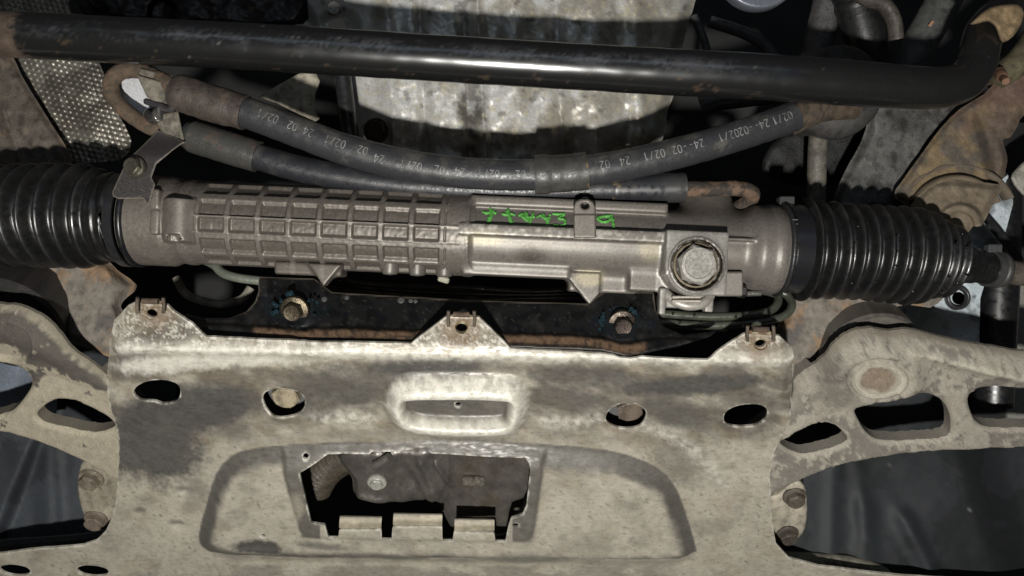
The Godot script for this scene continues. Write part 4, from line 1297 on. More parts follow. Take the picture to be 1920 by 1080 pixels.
func cross_member() -> void:
	var t := thing("crossmember", "black painted crossmember with two greased bolts and a rust-stained lower edge, under the rack", "crossmember", P(850, 580, 40))
	var outer := rounded([380, 596, 350, 588, 330, 600, 352, 622, 400, 632, 478, 636, 560, 640, 770, 646, 960, 652, 1127, 658, 1172, 668, 1204, 664, 1270, 650, 1330, 632, 1345, 620, 1281, 628, 1244, 612, 1229, 580, 1226, 549], 1)
	outer.append_array(pg([1222, 547, 1134, 545, 1128, 549, 1102, 569, 880, 563, 625, 548, 619, 545, 594, 525, 588, 522, 486, 519, 484, 524, 485, 546, 478, 566, 462, 584, 430, 596]))
	var edge := func(x: float, y: float): return 612.0 + (x - 480.0) * 0.031 + 12.0 * exp(-pow((x - 1172.0) / 42.0, 2.0)) + 4.0 * exp(-pow((x - 560.0) / 40.0, 2.0)) + 2.5 * nz(x, y, 0.04, 80.0)
	obj("pressed_beam", sheet(outer, [], 3.2, func(x: float, y: float, h: float): return P(x, y, 40.0 + (y - 580.0) * 0.5 + h), func(x: float, y: float, d: float):
		var h := 0.0
		if d < 4.0:
			h = sqrt(maxf(0.0, 16.0 - (4.0 - d) * (4.0 - d))) - 4.0
		var e: float = edge.call(x, y)
		h += 10.0 * ss(e - 4.0, e + 2.0, y)
		h += 1.0 * nz(x, y, 0.012, 81.0)
		for q in [[552, 578], [1165, 603]]:
			h += 6.0 * ss(44, 34, Vector2(x - q[0], y - q[1]).length())
		return h, func(x: float, y: float, d: float):
		var e: float = edge.call(x, y)
		var c := Color(0.008, 0.008, 0.0082) * (1.0 + 0.4 * nz(x, y, 0.03, 82.0))
		c = c.lerp(Color(0.06, 0.057, 0.053), 0.22 * ss(0.1, 0.6, nz(x, y, 0.02, 83.0) + (0.35 if x < 500.0 else 0.0)) + 0.4 * ss(0.6, 0.8, n1(x, y, 0.18, 84.0)))
		c = c.lerp(lin(140, 130, 116), 0.7 * ss(2.6, 0.4, d) * ss(600, 570, y))
		var rust := ss(e - 1.5, e + 1.0, y) * ss(470, 482, x) * ss(1216, 1204, x) * (1.0 - 0.85 * ss(e + 14.0, e + 18.0, y))
		if rust > 0.0:
			c = c.lerp(lin(98, 79, 63).lerp(lin(60, 50, 43), ss(-0.1, 0.4, nz(x, y, 0.06, 85.0))) * (1.0 + 0.3 * n1(x, y, 0.2, 86.0)), rust)
		for q in [[552, 578], [1165, 603]]:
			c = c.lerp(Color(0.01, 0.016, 0.02), 0.5 * blob(x, y, q[0], q[1], 52, 26, 0.0, 0.5, 0.8))
		return c, 9.0), M.black, t)
	for q in [[553, 580, 0.2, lin(84, 76, 62)], [1166, 606, 0.6, lin(62, 55, 49)]]:
		var bolt := obj("bolt", hexhead(P(q[0], q[1], 52), Vector3(0, -0.32, 1), 18, 20, q[3], 26.0, q[2]), M.steel, t, 32.0)
		var gr := Mb.new()
		var rng := RandomNumberGenerator.new()
		rng.seed = int(q[0])
		for k in 14:
			var a := lerpf(-0.6, 3.6, rng.randf())
			var r := 24.0 + 11.0 * rng.randf()
			gr.add(lathe(P(q[0], q[1], 56) + Vector3(cos(a) * r * 1.25, sin(a) * r * 0.85, 2.0 + 5.0 * rng.randf()), Vector3(0, -0.2, 1), [Vector2(1.5 + 3.5 * rng.randf(), -3), Vector2(1.6, 0), Vector2(0, 1.6)], 9, Color(0.012, 0.03, 0.04)))
		var g := obj("blue_grease", gr, M.boot, bolt)
		g.set_meta("kind", "stuff")
	for q in [[608, 561, 5.5], [650, 558, 4.5], [752, 563, 6.5], [770, 564, 4.5], [779, 565, 4.0]]:
		obj("water_spot", lathe(P(q[0], q[1], 40.0 + (q[1] - 580.0) * 0.5), Vector3(0, 0.4, 1), [Vector2(q[2], -2), Vector2(q[2], 0.6), Vector2(q[2] * 0.7, 1.4), Vector2(0, 1.2)], 18, Color(0.07, 0.07, 0.068)), M.black, t)

func rusty_frame() -> void:
	var rusty := func(sx, k0) -> Callable:
		return func(x: float, y: float, d: float):
			var n := nz(x, y, 0.012, k0)
			var f := nz(x, y, 0.06, k0 + 1.0)
			var c := lin(122, 115, 106) * (1.0 + 0.3 * f)
			c = c.lerp(lin(92, 88, 84), ss(0.1, 0.3, nz(x * 0.5, y * 0.5, 0.01, k0 + 2.0) + sx.call(x, y)))
			c = c.lerp(lin(138, 110, 82), 0.75 * ss(0.0, 0.35, n + 0.4 * f))
			return c
	var t := thing("frame_rail", "rust-patched grey frame rail running down to the right under the left bellows", "frame rail", P(120, 570, -50), "rusty frame rails beside the rack")
	obj("rail", sheet(rounded([-120, 470, 60, 470, 180, 478, 222, 508, 258, 536, 240, 556, 226, 574, 238, 602, 226, 650, 214, 672, 170, 655, 128, 640, 60, 600, -120, 560], 2), [], 3.4, flat(-60.0), func(x: float, y: float, d: float): return -18.0 * ss(20, 0, d) + 5.0 * nz(x, y, 0.02, 90.0) - 30.0 * ss(200, 250, x), rusty.call(func(x: float, y: float): return 0.5 * ss(140, 200, x) - 0.3, 91.0), 60.0), M.rust, t)
	var u := thing("frame_rail", "rust-patched grey frame rail running down to the left under the right bellows", "frame rail", P(1600, 600, -50), "rusty frame rails beside the rack")
	obj("rail", sheet(rounded([1470, 596, 1480, 560, 1520, 530, 1700, 528, 1800, 530, 1772, 556, 1744, 577, 1700, 571, 1640, 588, 1596, 610, 1566, 640, 1550, 662, 1520, 684, 1490, 694, 1400, 690, 1430, 640], 2), [], 3.4, flat(-66.0), func(x: float, y: float, d: float): return -16.0 * ss(18, 0, d) + 5.0 * nz(x, y, 0.02, 94.0), rusty.call(func(x: float, y: float): return 0.55 * ss(70.0, 20.0, absf(x + (y - 570.0) * 1.1 - 1530.0)) - 0.25, 95.0), 60.0), M.rust, u)

func far_parts() -> void:
	var back := MeshInstance3D.new()
	back.name = "underbody"
	bases[back] = P(960, 540, -760)
	var mb := sheet(pg([-500, -400, 2400, -400, 2400, 1500, -500, 1500]), [], 60.0, flat(-760.0), func(x: float, y: float, d: float): return 20.0 * nz(x, y, 0.01, 100.0), hue(Color(0.02, 0.02, 0.02), 0.5, 0.01), 20.0)
	back.mesh = commit(mb, bases[back], 0.0)
	back.material_override = M.liner
	back.transform = Transform3D(B, O + B * (bases[back] * S))
	back.set_meta("kind", "structure")
	back.set_meta("label", "dark underside of the car body behind everything")
	add_child(back, true)

func dimpled(x: float, y: float) -> float:
	var c := cos(0.22)
	var s := sin(0.22)
	var u := (x * c + y * s) / 11.5
	var v := (-x * s + y * c) / 9.0
	if int(floor(v)) % 2 != 0:
		u += 0.5
	var du: float = u - floor(u) - 0.5
	var dv: float = v - floor(v) - 0.5
	return 2.6 * ss(0.5, 0.05, sqrt(du * du + dv * dv * 0.9))

func gearbox() -> void:
	var t := thing("gearbox_housing", "pale stained aluminium housing with upright ribs, behind the anti-roll bar at top centre", "gearbox housing", P(950, 170, -150))
	var outer := rounded([576, -90, 1320, -90, 1304, 0, 1292, 42, 1279, 90, 1263, 180, 1252, 205, 1246, 247, 1232, 275, 1160, 330, 1040, 360, 780, 360, 690, 330, 664, 280, 654, 200, 640, 140, 606, 70, 582, 48], 2)
	obj("housing", sheet(outer, [oval(634, 46, 19, 11)], 3.4, flat(-150.0), func(x: float, y: float, d: float):
		var h := -60.0 * pow(absf((x - 950.0) / 330.0), 3.0) - 30.0 * ss(26.0, 0.0, d)
		for k in [[722, 16, 1], [786, 10, -1], [868, 12, -1], [895, 9, 1], [960, 26, 1], [1040, 14, -1], [1110, 30, 1], [1190, 16, 1]]:
			h += 14.0 * k[2] * exp(-pow((x - k[0] - 0.05 * y) / k[1], 2.0))
		h += 7.0 * ss(4, 8, psd(x, y, oval(690, 100, 40, 52))) * 0.3
		h += 5.0 * exp(-pow((y - 148.0 - (x - 680) * 0.1) / 6.0, 2.0)) * ss(670, 680, x) * ss(724, 712, x)
		return h + 5.0 * nz(x, y, 0.02, 110.0), func(x: float, y: float, d: float):
		var n := nz(x, y, 0.014, 111.0)
		var f := nz(x, y, 0.07, 112.0)
		var c := lin(212, 211, 207).lerp(lin(172, 167, 156), ss(-0.25, 0.4, n + 0.2 * f + 0.0012 * (x - 900.0)))
		for k in [[724, 5], [786, 5], [868, 6], [898, 5], [1042, 6], [1150, 5], [1216, 5]]:
			c = c.lerp(lin(112, 106, 96), 0.45 * exp(-pow((x - k[0] - 0.05 * y + 4.0 * f) / k[1], 2.0)) * ss(-0.2, 0.2, nz(x, y, 0.02, 116.0 + k[0])))  # dirty rib creases, with their shading painted in as dark lines
		c = c.lerp(lin(70, 64, 56), 0.8 * blob(x, y, 882, 205, 26, 34, 0.0, 0.4, 0.6)).lerp(lin(200, 200, 200), 0.9 * blob(x, y, 884, 190, 11, 22, 0.0, 0.3, 0.7))
		c = c * (1.0 + 0.16 * f)
		c = c.lerp(lin(206, 196, 164), 0.5 * ss(0.4, 0.6, n1(x, y, 0.07, 113.0) + 0.4 * f))
		c = c.lerp(lin(104, 99, 92), 0.6 * ss(0.3, 0.5, nz(x, y, 0.03, 114.0) + 0.3 * ss(40, 0, absf(x - 880.0))))
		return c, 60.0), M.cast, t)
	obj("drain_tube", tube(curve([P(640, 120, -116), P(646, 170, -114), P(654, 230, -114), P(664, 300, -116)], 6.0), even(17.0), paint(Color(0.02, 0.02, 0.021)), 20), M.boot, t)
	bolt_on(t, P(706, 245, -136), Vector3(0, 0, 1), 20, 16, lin(90, 80, 70), 26.0, 0.2, M.rust)
	bolt_on(t, P(628, 18, -132), Vector3(0, 0, 1), 16, 10, lin(120, 118, 112), 0.0, 0.2)
	# dim things in the gaps
	var cs := thing("dim_casting", "dark oily casting above the anti-roll bar, left of the gearbox", "engine casting", P(360, 20, -240))
	obj("casting", sheet(rounded([150, -80, 580, -80, 574, 40, 520, 60, 400, 56, 260, 50, 160, 30], 2), [], 4.0, flat(-240.0), func(x: float, y: float, d: float): return -20.0 * ss(20, 0, d) + 10.0 * nz(x, y, 0.012, 117.0) - 14.0 * ss(28, 20, Vector2(x - 304, y - 22).length()), func(x: float, y: float, d: float): return Color(0.016, 0.0155, 0.014).lerp(lin(92, 84, 70), 0.6 * ss(0.2, 0.5, nz(x, y, 0.035, 118.0))), 40.0), M.cast, cs)
	var lm := thing("wiring_loom", "dim wiring loom in the dark gap between the rack and the crossmember", "wiring loom", P(850, 545, -90))
	for k in 3:
		obj("cable", tube(curve([P(600, 520 + 9 * k, -90 - 14 * k), P(720, 536 + 7 * k, -96), P(860, 540 + 11 * k, -92 - 10 * k), P(1000, 548 + 6 * k, -100), P(1130, 540 + 9 * k, -96)], 8.0), even(6.5 - k), paint([lin(66, 60, 52), lin(40, 38, 36), lin(84, 76, 62)][k], 0.5, 0.03), 14), M.rubber, lm)
	obj("pale_clip", block(P(832, 524, -40), Vector3(11, 6, 8), lin(150, 148, 132), 2.5, Basis(Vector3(0, 0, 1), -0.3)), M.paint, lm, 40.0)
	var cu := thing("curved_stay", "dim curved metal stay in the dark gap left of the crossmember", "stay", P(400, 560, -70))
	obj("stay", tube(curve([P(330, 520, -90), P(346, 548, -86), P(372, 562, -80), P(412, 570, -76), P(452, 561, -80), P(470, 540, -90)], 4.0), func(s: float, th: float): return 9.0 - 3.5 * absf(cos(th)), paint(lin(118, 114, 104), 0.6, 0.03), 18), M.dusty, cu)
	# bracket to the left of it
	var br := thing("support_bracket", "beige sheet bracket wedged left of the gearbox, above the upper hose", "bracket", P(540, 195, -250))
	obj("bracket_plate", sheet(pg([484, 182, 520, 160, 560, 138, 590, 132, 600, 152, 592, 176, 588, 206, 600, 222, 592, 228, 560, 214, 520, 194]), [], 2.5, flat(-200.0), bevelled(4.0, 4.0), hue(lin(172, 164, 146), 0.25, 0.03), 8.0), M.dusty, br)
	obj("bracket_rib", sheet(pg([480, 43, 580, 46, 580, 56, 480, 50]), [], 2.5, flat(-250.0), bevelled(3.0), hue(lin(190, 184, 170), 0.2), 20.0), M.dusty, br)
	# dimpled heat shield at upper left
	var hs := thing("heat_shield", "silvery dimpled heat shield at upper left, behind the anti-roll bar", "heat shield", P(120, 130, -160))
	obj("shield", sheet(rounded([0, -60, 120, -60, 128, 10, 150, 60, 186, 118, 205, 165, 222, 215, 246, 262, 225, 300, 120, 300, 100, 240, 62, 170, 30, 108, 8, 60], 2), [], 2.2, flat(-150.0), func(x: float, y: float, d: float): return dimpled(x, y) - 26.0 * ss(150, 240, x + (180 - y) * 0.2) + 6.0 * nz(x, y, 0.01, 120.0), func(x: float, y: float, d: float):
		var c := lin(138, 134, 124) * (1.0 + 0.3 * nz(x, y, 0.03, 121.0))
		return c.lerp(lin(96, 91, 84), 0.8 * ss(0.05, 0.4, nz(x, y, 0.016, 122.0) + 0.4 * blob(x, y, 165, 180, 40, 36) + 0.15)), 4.0), M.foil, hs)
	var up := thing("heat_shield", "upper strip of dimpled heat shield above the anti-roll bar at the top edge", "heat shield", P(80, 10, -170))
	obj("shield", sheet(rounded([6, -50, 140, -50, 128, 6, 132, 40, 60, 50, 20, 30, 8, 4], 2), [], 2.2, flat(-140.0), func(x: float, y: float, d: float): return dimpled(x, y) + 10.0 * ss(40, 10, x), hue(lin(146, 142, 130), 0.3, 0.03), 4.0), M.foil, up)
	# chassis leg at far left
	var lg := thing("chassis_leg", "brown-grey chassis leg at the left edge, below the worn end of the anti-roll bar", "chassis leg", P(40, 200, -90))
	obj("leg", sheet(rounded([-140, 90, 0, 96, 24, 106, 40, 140, 70, 190, 104, 244, 122, 272, 136, 310, 100, 340, -140, 340], 2), [], 3.4, flat(-110.0), func(x: float, y: float, d: float): return -10.0 * ss(14, 0, d) + 5.0 * nz(x, y, 0.015, 124.0) + 5.0 * exp(-pow((x - 10.0 - (y - 220.0) * 0.35) / 6.0, 2.0)), func(x: float, y: float, d: float): return lin(92, 84, 76).lerp(lin(124, 104, 84), ss(0.0, 0.5, nz(x, y, 0.012, 125.0))) * (1.0 + 0.35 * nz(x, y, 0.06, 126.0)), 50.0), M.dusty, lg)
	# things seen through the opening in the plate
	var gb := thing("gearbox_end_cover", "worn grey cover with slanted ribs, seen through the opening in the plate", "gearbox cover", PP(760, 900, -200))
	obj("cover", sheet(rounded([640, 830, 660, 900, 662, 930, 680, 936, 700, 942, 740, 940, 800, 942, 826, 950, 858, 1006, 905, 1010, 960, 1010, 1010, 900, 1010, 840], 2), [], 3.0, level(-46.0), func(x: float, y: float, d: float):
		var h := -16.0 * ss(16, 0, d) + 5.0 * nz(x, y, 0.02, 130.0)
		for q in [[790, 860, 850, 985, 10, 13], [770, 860, 840, 985, 8, 8], [670, 920, 820, 955, 8, 9], [818, 860, 846, 905, 5, 7]]:
			var a := Vector2(q[0], q[1])
			var b := Vector2(q[2], q[3])
			var w := Vector2(x, y) - a
			var tt := clampf(w.dot(b - a) / (b - a).length_squared(), 0, 1)
			h += q[5] * exp(-pow((w - (b - a) * tt).length() / q[4], 2.0))
		h -= 12.0 * blob(x, y, 775, 880, 36, 26, 0.3, 0.7, 0.0)
		var dome := Vector2((x - 740.0) / 105.0, (y - 872.0) / 82.0).length()
		h += 20.0 * sqrt(maxf(0.0, 1.0 - dome * dome)) + 4.0 * exp(-pow((dome - 1.0) / 0.05, 2.0))
		return h, func(x: float, y: float, d: float):
		var c := lin(90, 86, 81) * (1.0 + 0.5 * nz(x, y, 0.03, 131.0))
		return c.lerp(lin(84, 74, 62), 0.6 * ss(-0.1, 0.4, nz(x, y, 0.016, 132.0)) * ss(840, 880, x)), 40.0), M.cast, gb)
	bolt_on(gb, PP(707, 903, -26), NP, 14, 12, lin(170, 168, 160), 20.0, 0.3, M.cast)
	obj("cast_number", sheet(pg([868, 895, 908, 895, 908, 908, 868, 908]), [], 2.0, level(-40.0), func(x: float, y: float, d: float): return 3.0 + 1.6 * ss(0.1, 0.3, n1(x, y * 0.6, 0.3, 134.0)), hue(lin(112, 107, 98), 0.4, 0.12), 6.0), M.cast, gb)
	obj("pinch_bolt", tube(curve([PP(702, 872, -20), PP(730, 856, -18)], 4.0), even(8.0), paint(lin(170, 166, 158)), 16), M.steel, gb)
	var fx := thing("flexible_tube", "ribbed flexible exhaust tube seen at the left of the opening in the plate", "flexible tube", PP(610, 900, -260))
	obj("corrugated_tube", tube(curve([PP(560, 1000, -120), PP(580, 930, -120), PP(606, 880, -110), PP(650, 850, -110), PP(720, 830, -110)], 2.0), func(s: float, th: float): return 40.0 + 3.0 * sin(s * 0.6), paint(lin(70, 63, 52), 0.3), 40), M.dusty, fx)
	for q in [[540, 733, 27, lin(160, 148, 124), "pale hexagon bolt head seen in the left round hole of the plate", 10.0], [1180, 764, 27, lin(108, 96, 84), "brown hexagon bolt head seen in the right round hole of the plate", 2.0]]:
		var bt := thing("subframe_bolt", q[4], "bolt", PP(q[0], q[1], -40), "bolts behind the plate's holes")
		obj("bolt_head", hexhead(PP(q[0], q[1], -46), NP, q[2], q[5] + 12.0, q[3], 0.0, 0.2), M.dusty, bt, 32.0)
		obj("washer", lathe(PP(q[0] - 3, q[1] + 8, -58), NP, [Vector2(62, -8), Vector2(62, 2), Vector2(58, 5), Vector2(0, 5)], 40, lin(92, 92, 92), 0.2), M.black, bt, 30.0)

func corner_parts() -> void:
	# fender liners at the lower corners
	for k in 2:
		var t := thing("wheel_arch_liner", ["dark plastic wheel arch liner in the lower left corner, with soft upright folds", "dark plastic wheel arch liner in the lower right corner, wet in patches"][k], "liner", P(80 if k == 0 else 1700, 940, -420), "wheel arch liners")
		var o: PackedVector2Array = pg([-300, 560, 330, 560, 330, 1200, -300, 1200]) if k == 0 else pg([1380, 620, 2300, 620, 2300, 1300, 1380, 1300])
		obj("liner_sheet", sheet(o, [], 6.0, flat(-310.0 if k == 1 else -360.0), func(x: float, y: float, d: float):
			var h := 12.0 * nz(x, y, 0.004, 140.0 + k)
			if k == 0:
				h += 9.0 * exp(-pow((x - 88.0 - (y - 900.0) * 0.02) / 16.0, 2.0)) + 5.0 * exp(-pow((x - 112.0 - (y - 900.0) * 0.06) / 8.0, 2.0)) + 40.0 * ss(40, 10, x - (940.0 - y) * 0.4)
			else:
				h += 8.0 * exp(-pow((x - 1562.0 + (y - 900.0) * 0.03) / 14.0, 2.0)) + 13.0 * exp(-pow((x - 1620.0) / 18.0, 2.0)) * ss(900, 960, y) + 6.0 * exp(-pow((x - 1610.0 - (y - 900.0) * 0.2) / 16.0, 2.0)) + 16.0 * exp(-pow((x - 1690.0 - (y - 960.0) * 0.5) / 18.0, 2.0)) * ss(930, 980, y) - 60.0 * ss(1800, 1900, x - (y - 900.0) * 0.3)
			return h, func(x: float, y: float, d: float):
			var c := Color(0.036, 0.041, 0.049) if k == 0 else Color(0.019, 0.0215, 0.025)
			var wetm := ss(0.02, 0.05, nz(x, y, 0.005, 142.0 + k) + 0.1 * nz(x, y, 0.02, 143.0))
			c = c * (1.0 - 0.4 * wetm) * (1.0 + 0.2 * nz(x, y, 0.05, 144.0))
			return c.lerp(Color(0.3, 0.3, 0.3), 0.5 * ss(0.9, 0.95, n1(x, y, 0.09, 145.0))), 14.0), M.liner, t)
	var rim := thing("liner_edge_strip", "black rolled edge strip along the bottom of the left cut-out", "edge strip", P(80, 1015, -80), "edge strips of the cut-outs")
	obj("strip", tube(curve([P(-120, 1034, -300), P(0, 1022, -300), P(90, 1016, -300), P(170, 1008, -300), P(260, 985, -300)], 6.0), even(13.0), paint(Color(0.03, 0.03, 0.031)), 20), M.boot, rim)
	var rim2 := thing("liner_edge_strip", "grey edge strip along the bottom of the right cut-out", "edge strip", P(1560, 1050, -80), "edge strips of the cut-outs")
	obj("strip", tube(curve([P(1440, 1046, -300), P(1540, 1050, -300), P(1600, 1056, -300), P(1650, 1072, -300), P(1680, 1100, -300)], 6.0), even(16.0), paint(lin(120, 116, 104)), 20), M.dusty, rim2)
	var bp := thing("body_side", "pale bluish body side seen through the left arm's outer hole", "car body", P(10, 730, -230))
	obj("panel", sheet(pg([-160, 640, 30, 660, 66, 700, 108, 740, 104, 800, -160, 800]), [], 4.0, flat(-230.0), func(x: float, y: float, d: float): return 6.0 * nz(x, y, 0.01, 146.0), hue(lin(118, 126, 138), 0.3, 0.012), 10.0), M.zinc, bp)
	# upper right: pump, belt parts, hoses
	var pm := thing("power_steering_pump", "dark rounded pump body behind the right end of the upper hose", "pump", P(1560, 190, -60))
	obj("pump_body", lathe(P(1560, 175, -110), Vector3(0, -0.25, 1), [Vector2(90, -80), Vector2(92, 20), Vector2(84, 44), Vector2(60, 58), Vector2(0, 62)], 48, Color(0.055, 0.052, 0.05), 0.4), M.dusty, pm)
	obj("pump_outlet", tube(curve([P(1480, 232, -60), P(1540, 206, -40), P(1600, 200, -60)], 5.0), even(24.0), paint(lin(86, 74, 62), 0.4), 24), M.dusty, pm)
	var sp := thing("strut_pipe", "grey upright pipe below the pump, ending in the shadow of the right bellows", "pipe", P(1532, 290, -120))
	obj("pipe", tube(curve([P(1536, 230, -130), P(1532, 300, -130), P(1530, 400, -140)], 8.0), even(19.0), paint(lin(100, 96, 88), 0.3, 0.04), 24), M.dusty, sp)
	var eb := thing("engine_block_side", "dark engine casting behind the pump, with a sloping face", "engine casting", P(1540, 290, -260))
	obj("casting", sheet(rounded([1430, 300, 1470, 250, 1560, 235, 1640, 240, 1610, 300, 1590, 345, 1500, 350, 1440, 330], 2), [], 4.0, flat(-230.0), bevelled(14.0, 2.0), hue(Color(0.018, 0.018, 0.0185), 0.4, 0.02), 60.0), M.dusty, eb)
	var tops := thing("coolant_hose", "black corrugated hose at the top edge right of centre", "hose", P(1625, 50, -180))
	obj("corrugated_hose", tube(curve([P(1590, -60, -180), P(1606, 10, -180), P(1628, 90, -190), P(1640, 150, -210)], 2.0), func(s: float, th: float): return 42.0 + 1.6 * (1.0 if fposmod(s, 26.0) < 9.0 else 0.0) * ss(110.0, 90.0, s), paint(Color(0.012, 0.012, 0.0125)), 40), M.rubber, tops)
	var b2 := thing("curved_bracket", "dark curved metal bracket hooked over the corrugated hose at the top edge", "bracket", P(1650, 30, -120))
	obj("bent_bar", tube(curve([P(1570, -40, -130), P(1620, -4, -118), P(1658, 10, -118), P(1676, 40, -122), P(1680, 74, -130)], 4.0), func(s: float, th: float): return 15.0 + 2.0 * cos(2.0 * th), paint(lin(74, 68, 62), 0.4, 0.05), 20), M.dusty, b2)
	var gp := thing("grey_pipe", "dark grey pipe coming down from the top edge, left of the corrugated hose", "pipe", P(1550, 20, -160))
	obj("pipe", tube(curve([P(1566, -60, -240), P(1552, 0, -240), P(1528, 110, -240), P(1516, 170, -240)], 6.0), even(31.0), paint(lin(84, 82, 82), 0.3, 0.03), 32), M.dusty, gp)
	var bm := thing("sloping_beam", "dark grey beam sloping down from the top edge beside the bend of the anti-roll bar", "beam", P(1740, 40, -140))
	obj("beam", tube(curve([P(1800, -60, -240), P(1770, 0, -240), P(1720, 90, -240), P(1680, 170, -240)], 6.0), func(s: float, th: float): return 38.0 - 6.0 * absf(cos(th)), paint(lin(82, 82, 80), 0.3, 0.03), 32), M.dusty, bm)
	obj("paint_nick", block(P(1746, 44, -202), Vector3(3.5, 7, 2), lin(150, 118, 96), 1.0, Basis(Vector3(0, 0, 1), -0.6)), M.paint, bm, 40.0)
	var pu := thing("pulley_rim", "pale grey round rim cut off by the top edge", "pulley", P(1420, -30, -260))
	obj("rim", lathe(P(1424, -62, -300), Vector3(0, -0.1, 1), [Vector2(92, -30), Vector2(96, -20), Vector2(96, 10), Vector2(88, 16), Vector2(70, 10), Vector2(0, 4)], 56, lin(120, 124, 134), 0.15), M.cast, pu)
	for q in [[[P(1300, 30, -240), P(1318, 70, -240), P(1326, 110, -245), P(1320, 200, -250)], 9.0, "thin black cable hanging beside the gearbox's right edge", 0.05], [[P(1330, 40, -260), P(1400, 64, -262), P(1440, 92, -266), P(1460, 130, -270)], 13.0, "dark sloping rod between the gearbox and the top hoses", 0.06], [[P(1316, 200, -230), P(1340, 190, -220), P(1380, 184, -220), P(1500, 170, -220)], 22.0, "dark rubber pipe under the anti-roll bar right of the gearbox", 0.035]]:
		var cb := thing("dark_pipe", q[2], "pipe", q[0][1])
		obj("pipe", tube(curve(q[0], 5.0), even(q[1]), paint(Color(q[3], q[3], q[3] * 1.02), 0.4), 18), M.rubber, cb)
	# big dusty beam and rusty bracket at right
	var db := thing("subframe_beam", "dark grey dusty beam passing under the right end of the anti-roll bar", "subframe beam", P(1700, 270, -90))
	obj("beam", sheet(rounded([1640, 150, 1800, 150, 1830, 230, 1800, 300, 1750, 350, 1700, 400, 1640, 400, 1560, 400, 1580, 330, 1604, 286, 1624, 240], 2), [], 3.6, flat(-110.0), func(x: float, y: float, d: float): return -18.0 * ss(20, 0, d) + 6.0 * nz(x, y, 0.012, 150.0) - 2.0 * ss(2, 0, absf(x - 1626.0 + (y - 240.0) * 0.4)), func(x: float, y: float, d: float): return lin(92, 92, 90).lerp(lin(62, 60, 58), ss(-0.2, 0.4, nz(x, y, 0.014, 151.0))) * (1.0 + 0.3 * nz(x, y, 0.06, 152.0)), 60.0), M.dusty, db)
	var rbk := thing("rusty_bracket", "rust-brown and ochre bracket under the bend of the anti-roll bar at right", "bracket", P(1800, 240, -60))
	obj("bracket", sheet(rounded([1676, 372, 1694, 336, 1730, 286, 1764, 240, 1800, 204, 1846, 176, 1866, 154, 1896, 138, 1940, 128, 1990, 140, 1990, 200, 1924, 212, 1908, 236, 1894, 258, 1880, 262, 1888, 290, 1887, 312, 1872, 342, 1800, 350, 1740, 390], 2), [], 3.2, flat(-70.0), func(x: float, y: float, d: float): return -10.0 * ss(12, 0, d) + 5.0 * nz(x, y, 0.02, 155.0) - 26.0 * ss(1826, 1850, x - (y - 250.0) * 0.25) * ss(200, 240, y) + 9.0 * exp(-pow((x - 1880.0) / 8.0, 2.0)) * ss(250, 270, y), func(x: float, y: float, d: float):
		var f := nz(x, y, 0.06, 157.0)
		var c := lin(116, 100, 76).lerp(lin(86, 79, 71), ss(-0.1, 0.4, nz(x, y, 0.016, 156.0)))
		c = c.lerp(lin(98, 78, 70), ss(250, 190, y + 60.0 * nz(x, y, 0.02, 158.0)) * 0.85)
		c = c.lerp(lin(86, 74, 66), 0.8 * ss(1836, 1856, x - (y - 250.0) * 0.1 + 16.0 * f) * ss(190, 230, y))
		return c * (1.0 + 0.4 * f + 0.15 * n1(x, y, 0.2, 159.0)), 44.0), M.caked, rbk)
	obj("threaded_stub", tube(curve([P(1874, 136, -40), P(1880, 146, -14), P(1886, 153, 4)], 0.8), func(s: float, th: float): return 9.5 + 1.0 * sin(s * 1.7) * ss(26, 22, s) - 3.0 * ss(28, 34, s), paint(lin(122, 92, 74), 0.3), 20), M.rust, rbk)
	var tn := thing("drop_link_end", "tan rust-flaked round link end above the bend of the anti-roll bar", "drop link", P(1870, 50, -60))
	obj("link_end", sheet(rounded([1818, 46, 1834, 30, 1856, 14, 1880, 9, 1908, 8, 1920, 24, 1914, 46, 1900, 68, 1880, 80, 1872, 66, 1866, 50, 1852, 40, 1834, 44], 2), [], 2.2, flat(52.0), bevelled(8.0, 5.0), hue(lin(122, 104, 78), 0.5, 0.05), 30.0), M.caked, tn)
	obj("link_shank", tube(curve([P(1960, 40, -90), P(1930, 90, -80), P(1900, 124, -76), P(1860, 150, -80)], 5.0), even(26.0), paint(lin(98, 92, 72), 0.4, 0.04), 24), M.dusty, tn)
	# knuckle bracket behind the right bellows
	var kb := thing("engine_mount_bracket", "tan cast bracket with an arched step, above the tapering end of the right bellows", "bracket", P(1790, 370, -60))
	obj("casting", sheet(rounded([1690, 420, 1706, 388, 1726, 362, 1752, 342, 1790, 338, 1874, 346, 1872, 366, 1858, 390, 1840, 424, 1824, 424, 1812, 440, 1780, 450, 1720, 450], 2), [], 3.0, flat(-36.0), func(x: float, y: float, d: float):
		var r := Vector2(x - 1800, (y - 420) * 1.1).length()
		return -12.0 * ss(14, 0, d) + 6.0 * nz(x, y, 0.025, 160.0) + 12.0 * ss(46, 38, r) - 10.0 * ss(28, 22, r) , hue(lin(106, 95, 80), 0.35, 0.03), 40.0), M.caked, kb)
	for q in [[84.0, -62.0, lin(104, 92, 76)], [112.0, -84.0, lin(92, 82, 70)]]:
		var rr: float = q[0]
		var arch := []
		for k in 13:
			var a := lerpf(0.35, 2.75, k / 12.0)
			arch.append(P(1790 + cos(a) * rr * 0.95, 404 - sin(a) * rr * 0.82, q[1]))
		obj("arched_flange", tube(curve(arch, 5.0), func(s: float, th: float): return 17.0 * (1.0 - 0.55 * absf(sin(th))), paint(q[2], 0.3, 0.03), 20), M.caked, kb)
	# galvanised sheet at right
	var gs := thing("galvanised_shield", "bright galvanised shield plate behind the tie rod at right", "shield plate", P(1800, 520, -200))
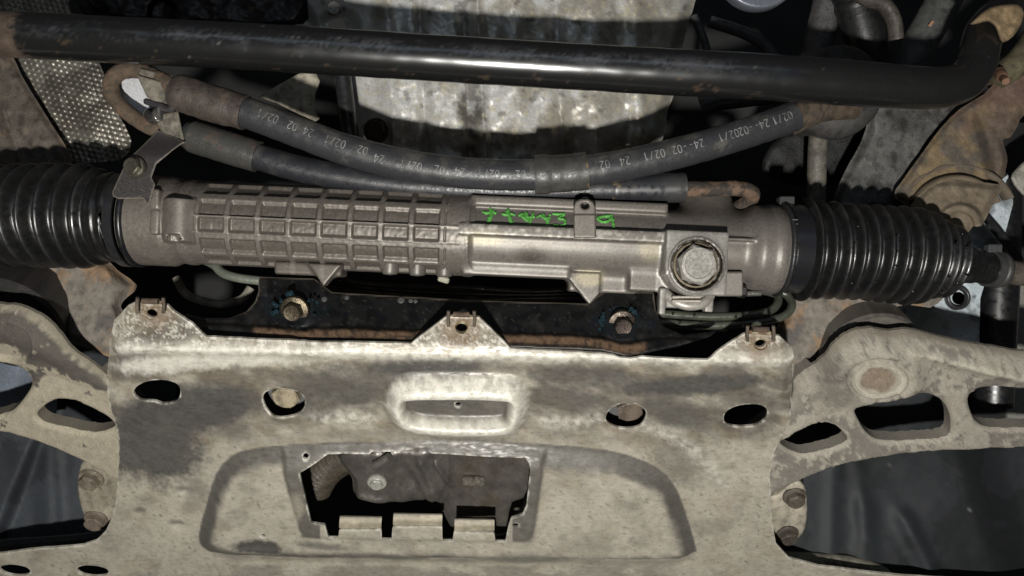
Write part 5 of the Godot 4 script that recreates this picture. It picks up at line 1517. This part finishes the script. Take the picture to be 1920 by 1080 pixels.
	obj("plate", sheet(rounded([1660, 690, 1668, 600, 1700, 540, 1760, 470, 1812, 410, 1860, 350, 1892, 326, 1900, 380, 1884, 440, 1856, 500, 1838, 560, 1836, 660, 1834, 700], 1), [oval(1797, 559, 12, 12)], 3.0, flat(-210.0), func(x: float, y: float, d: float): return 5.0 * nz(x, y, 0.015, 170.0) - 40.0 * ss(1780, 1690, x - (y - 600.0) * 0.4), func(x: float, y: float, d: float): return lin(206, 216, 222).lerp(lin(120, 128, 132), 0.8 * ss(0.05, 0.4, nz(x, y, 0.02, 171.0)) + 0.5 * ss(0.6, 0.75, n1(x, y, 0.12, 172.0))), 6.0), M.zinc, gs)
	obj("grommet_ring", lathe(P(1795, 558, -206), Vector3(0, 0, 1), [Vector2(17, -3), Vector2(18, 5), Vector2(22, 9), Vector2(26, 5), Vector2(27, -3)], 40, Color(0.03, 0.032, 0.032)), M.rubber, gs)
	var post := thing("damper_tube", "black upright damper tube at the right edge", "damper", P(1872, 520, -260))
	obj("tube", tube(curve([P(1876, 330, -250), P(1874, 500, -250), P(1866, 660, -250), P(1862, 760, -255)], 8.0), even(40.0), paint(Color(0.012, 0.012, 0.013)), 32), M.boot, post)
	var brk := thing("brake_hose_bracket", "dark strip bracket crossing in front of the galvanised shield", "bracket", P(1870, 440, -160))
	obj("strip", sheet(pg([1838, 404, 1850, 396, 1880, 430, 1910, 470, 1920, 486, 1908, 500, 1880, 462, 1850, 424]), [], 2.6, flat(-170.0), bevelled(3.0), hue(Color(0.02, 0.02, 0.021), 0.3), 10.0), M.black, brk)
	obj("pale_strip", sheet(pg([1878, 452, 1896, 458, 1930, 500, 1930, 520, 1904, 494]), [], 2.6, flat(-190.0), bevelled(3.0), hue(lin(150, 144, 132), 0.2), 8.0), M.dusty, brk)
	var pl := thing("pale_cover", "pale grey rounded cover at the right edge beside the rusty bracket", "cover", P(1910, 330, -150))
	obj("cover", sheet(rounded([1895, 334, 1904, 318, 1930, 296, 1980, 280, 1980, 380, 1930, 372, 1908, 356], 2), [], 3.0, flat(-150.0), bevelled(8.0, 3.0), hue(lin(158, 154, 144), 0.2), 20.0), M.dusty, pl)
	var wl := thing("wheel_well_panel", "dark panel behind the right edge with a pale lower half", "panel", P(1900, 560, -340))
	obj("panel", sheet(pg([1820, 230, 2200, 230, 2200, 800, 1820, 800]), [], 8.0, flat(-340.0), still(0.0), func(x: float, y: float, d: float): return Color(0.012, 0.012, 0.013).lerp(lin(130, 128, 122), ss(524, 530, y) * ss(1888, 1892, x)), 20.0), M.liner, wl)
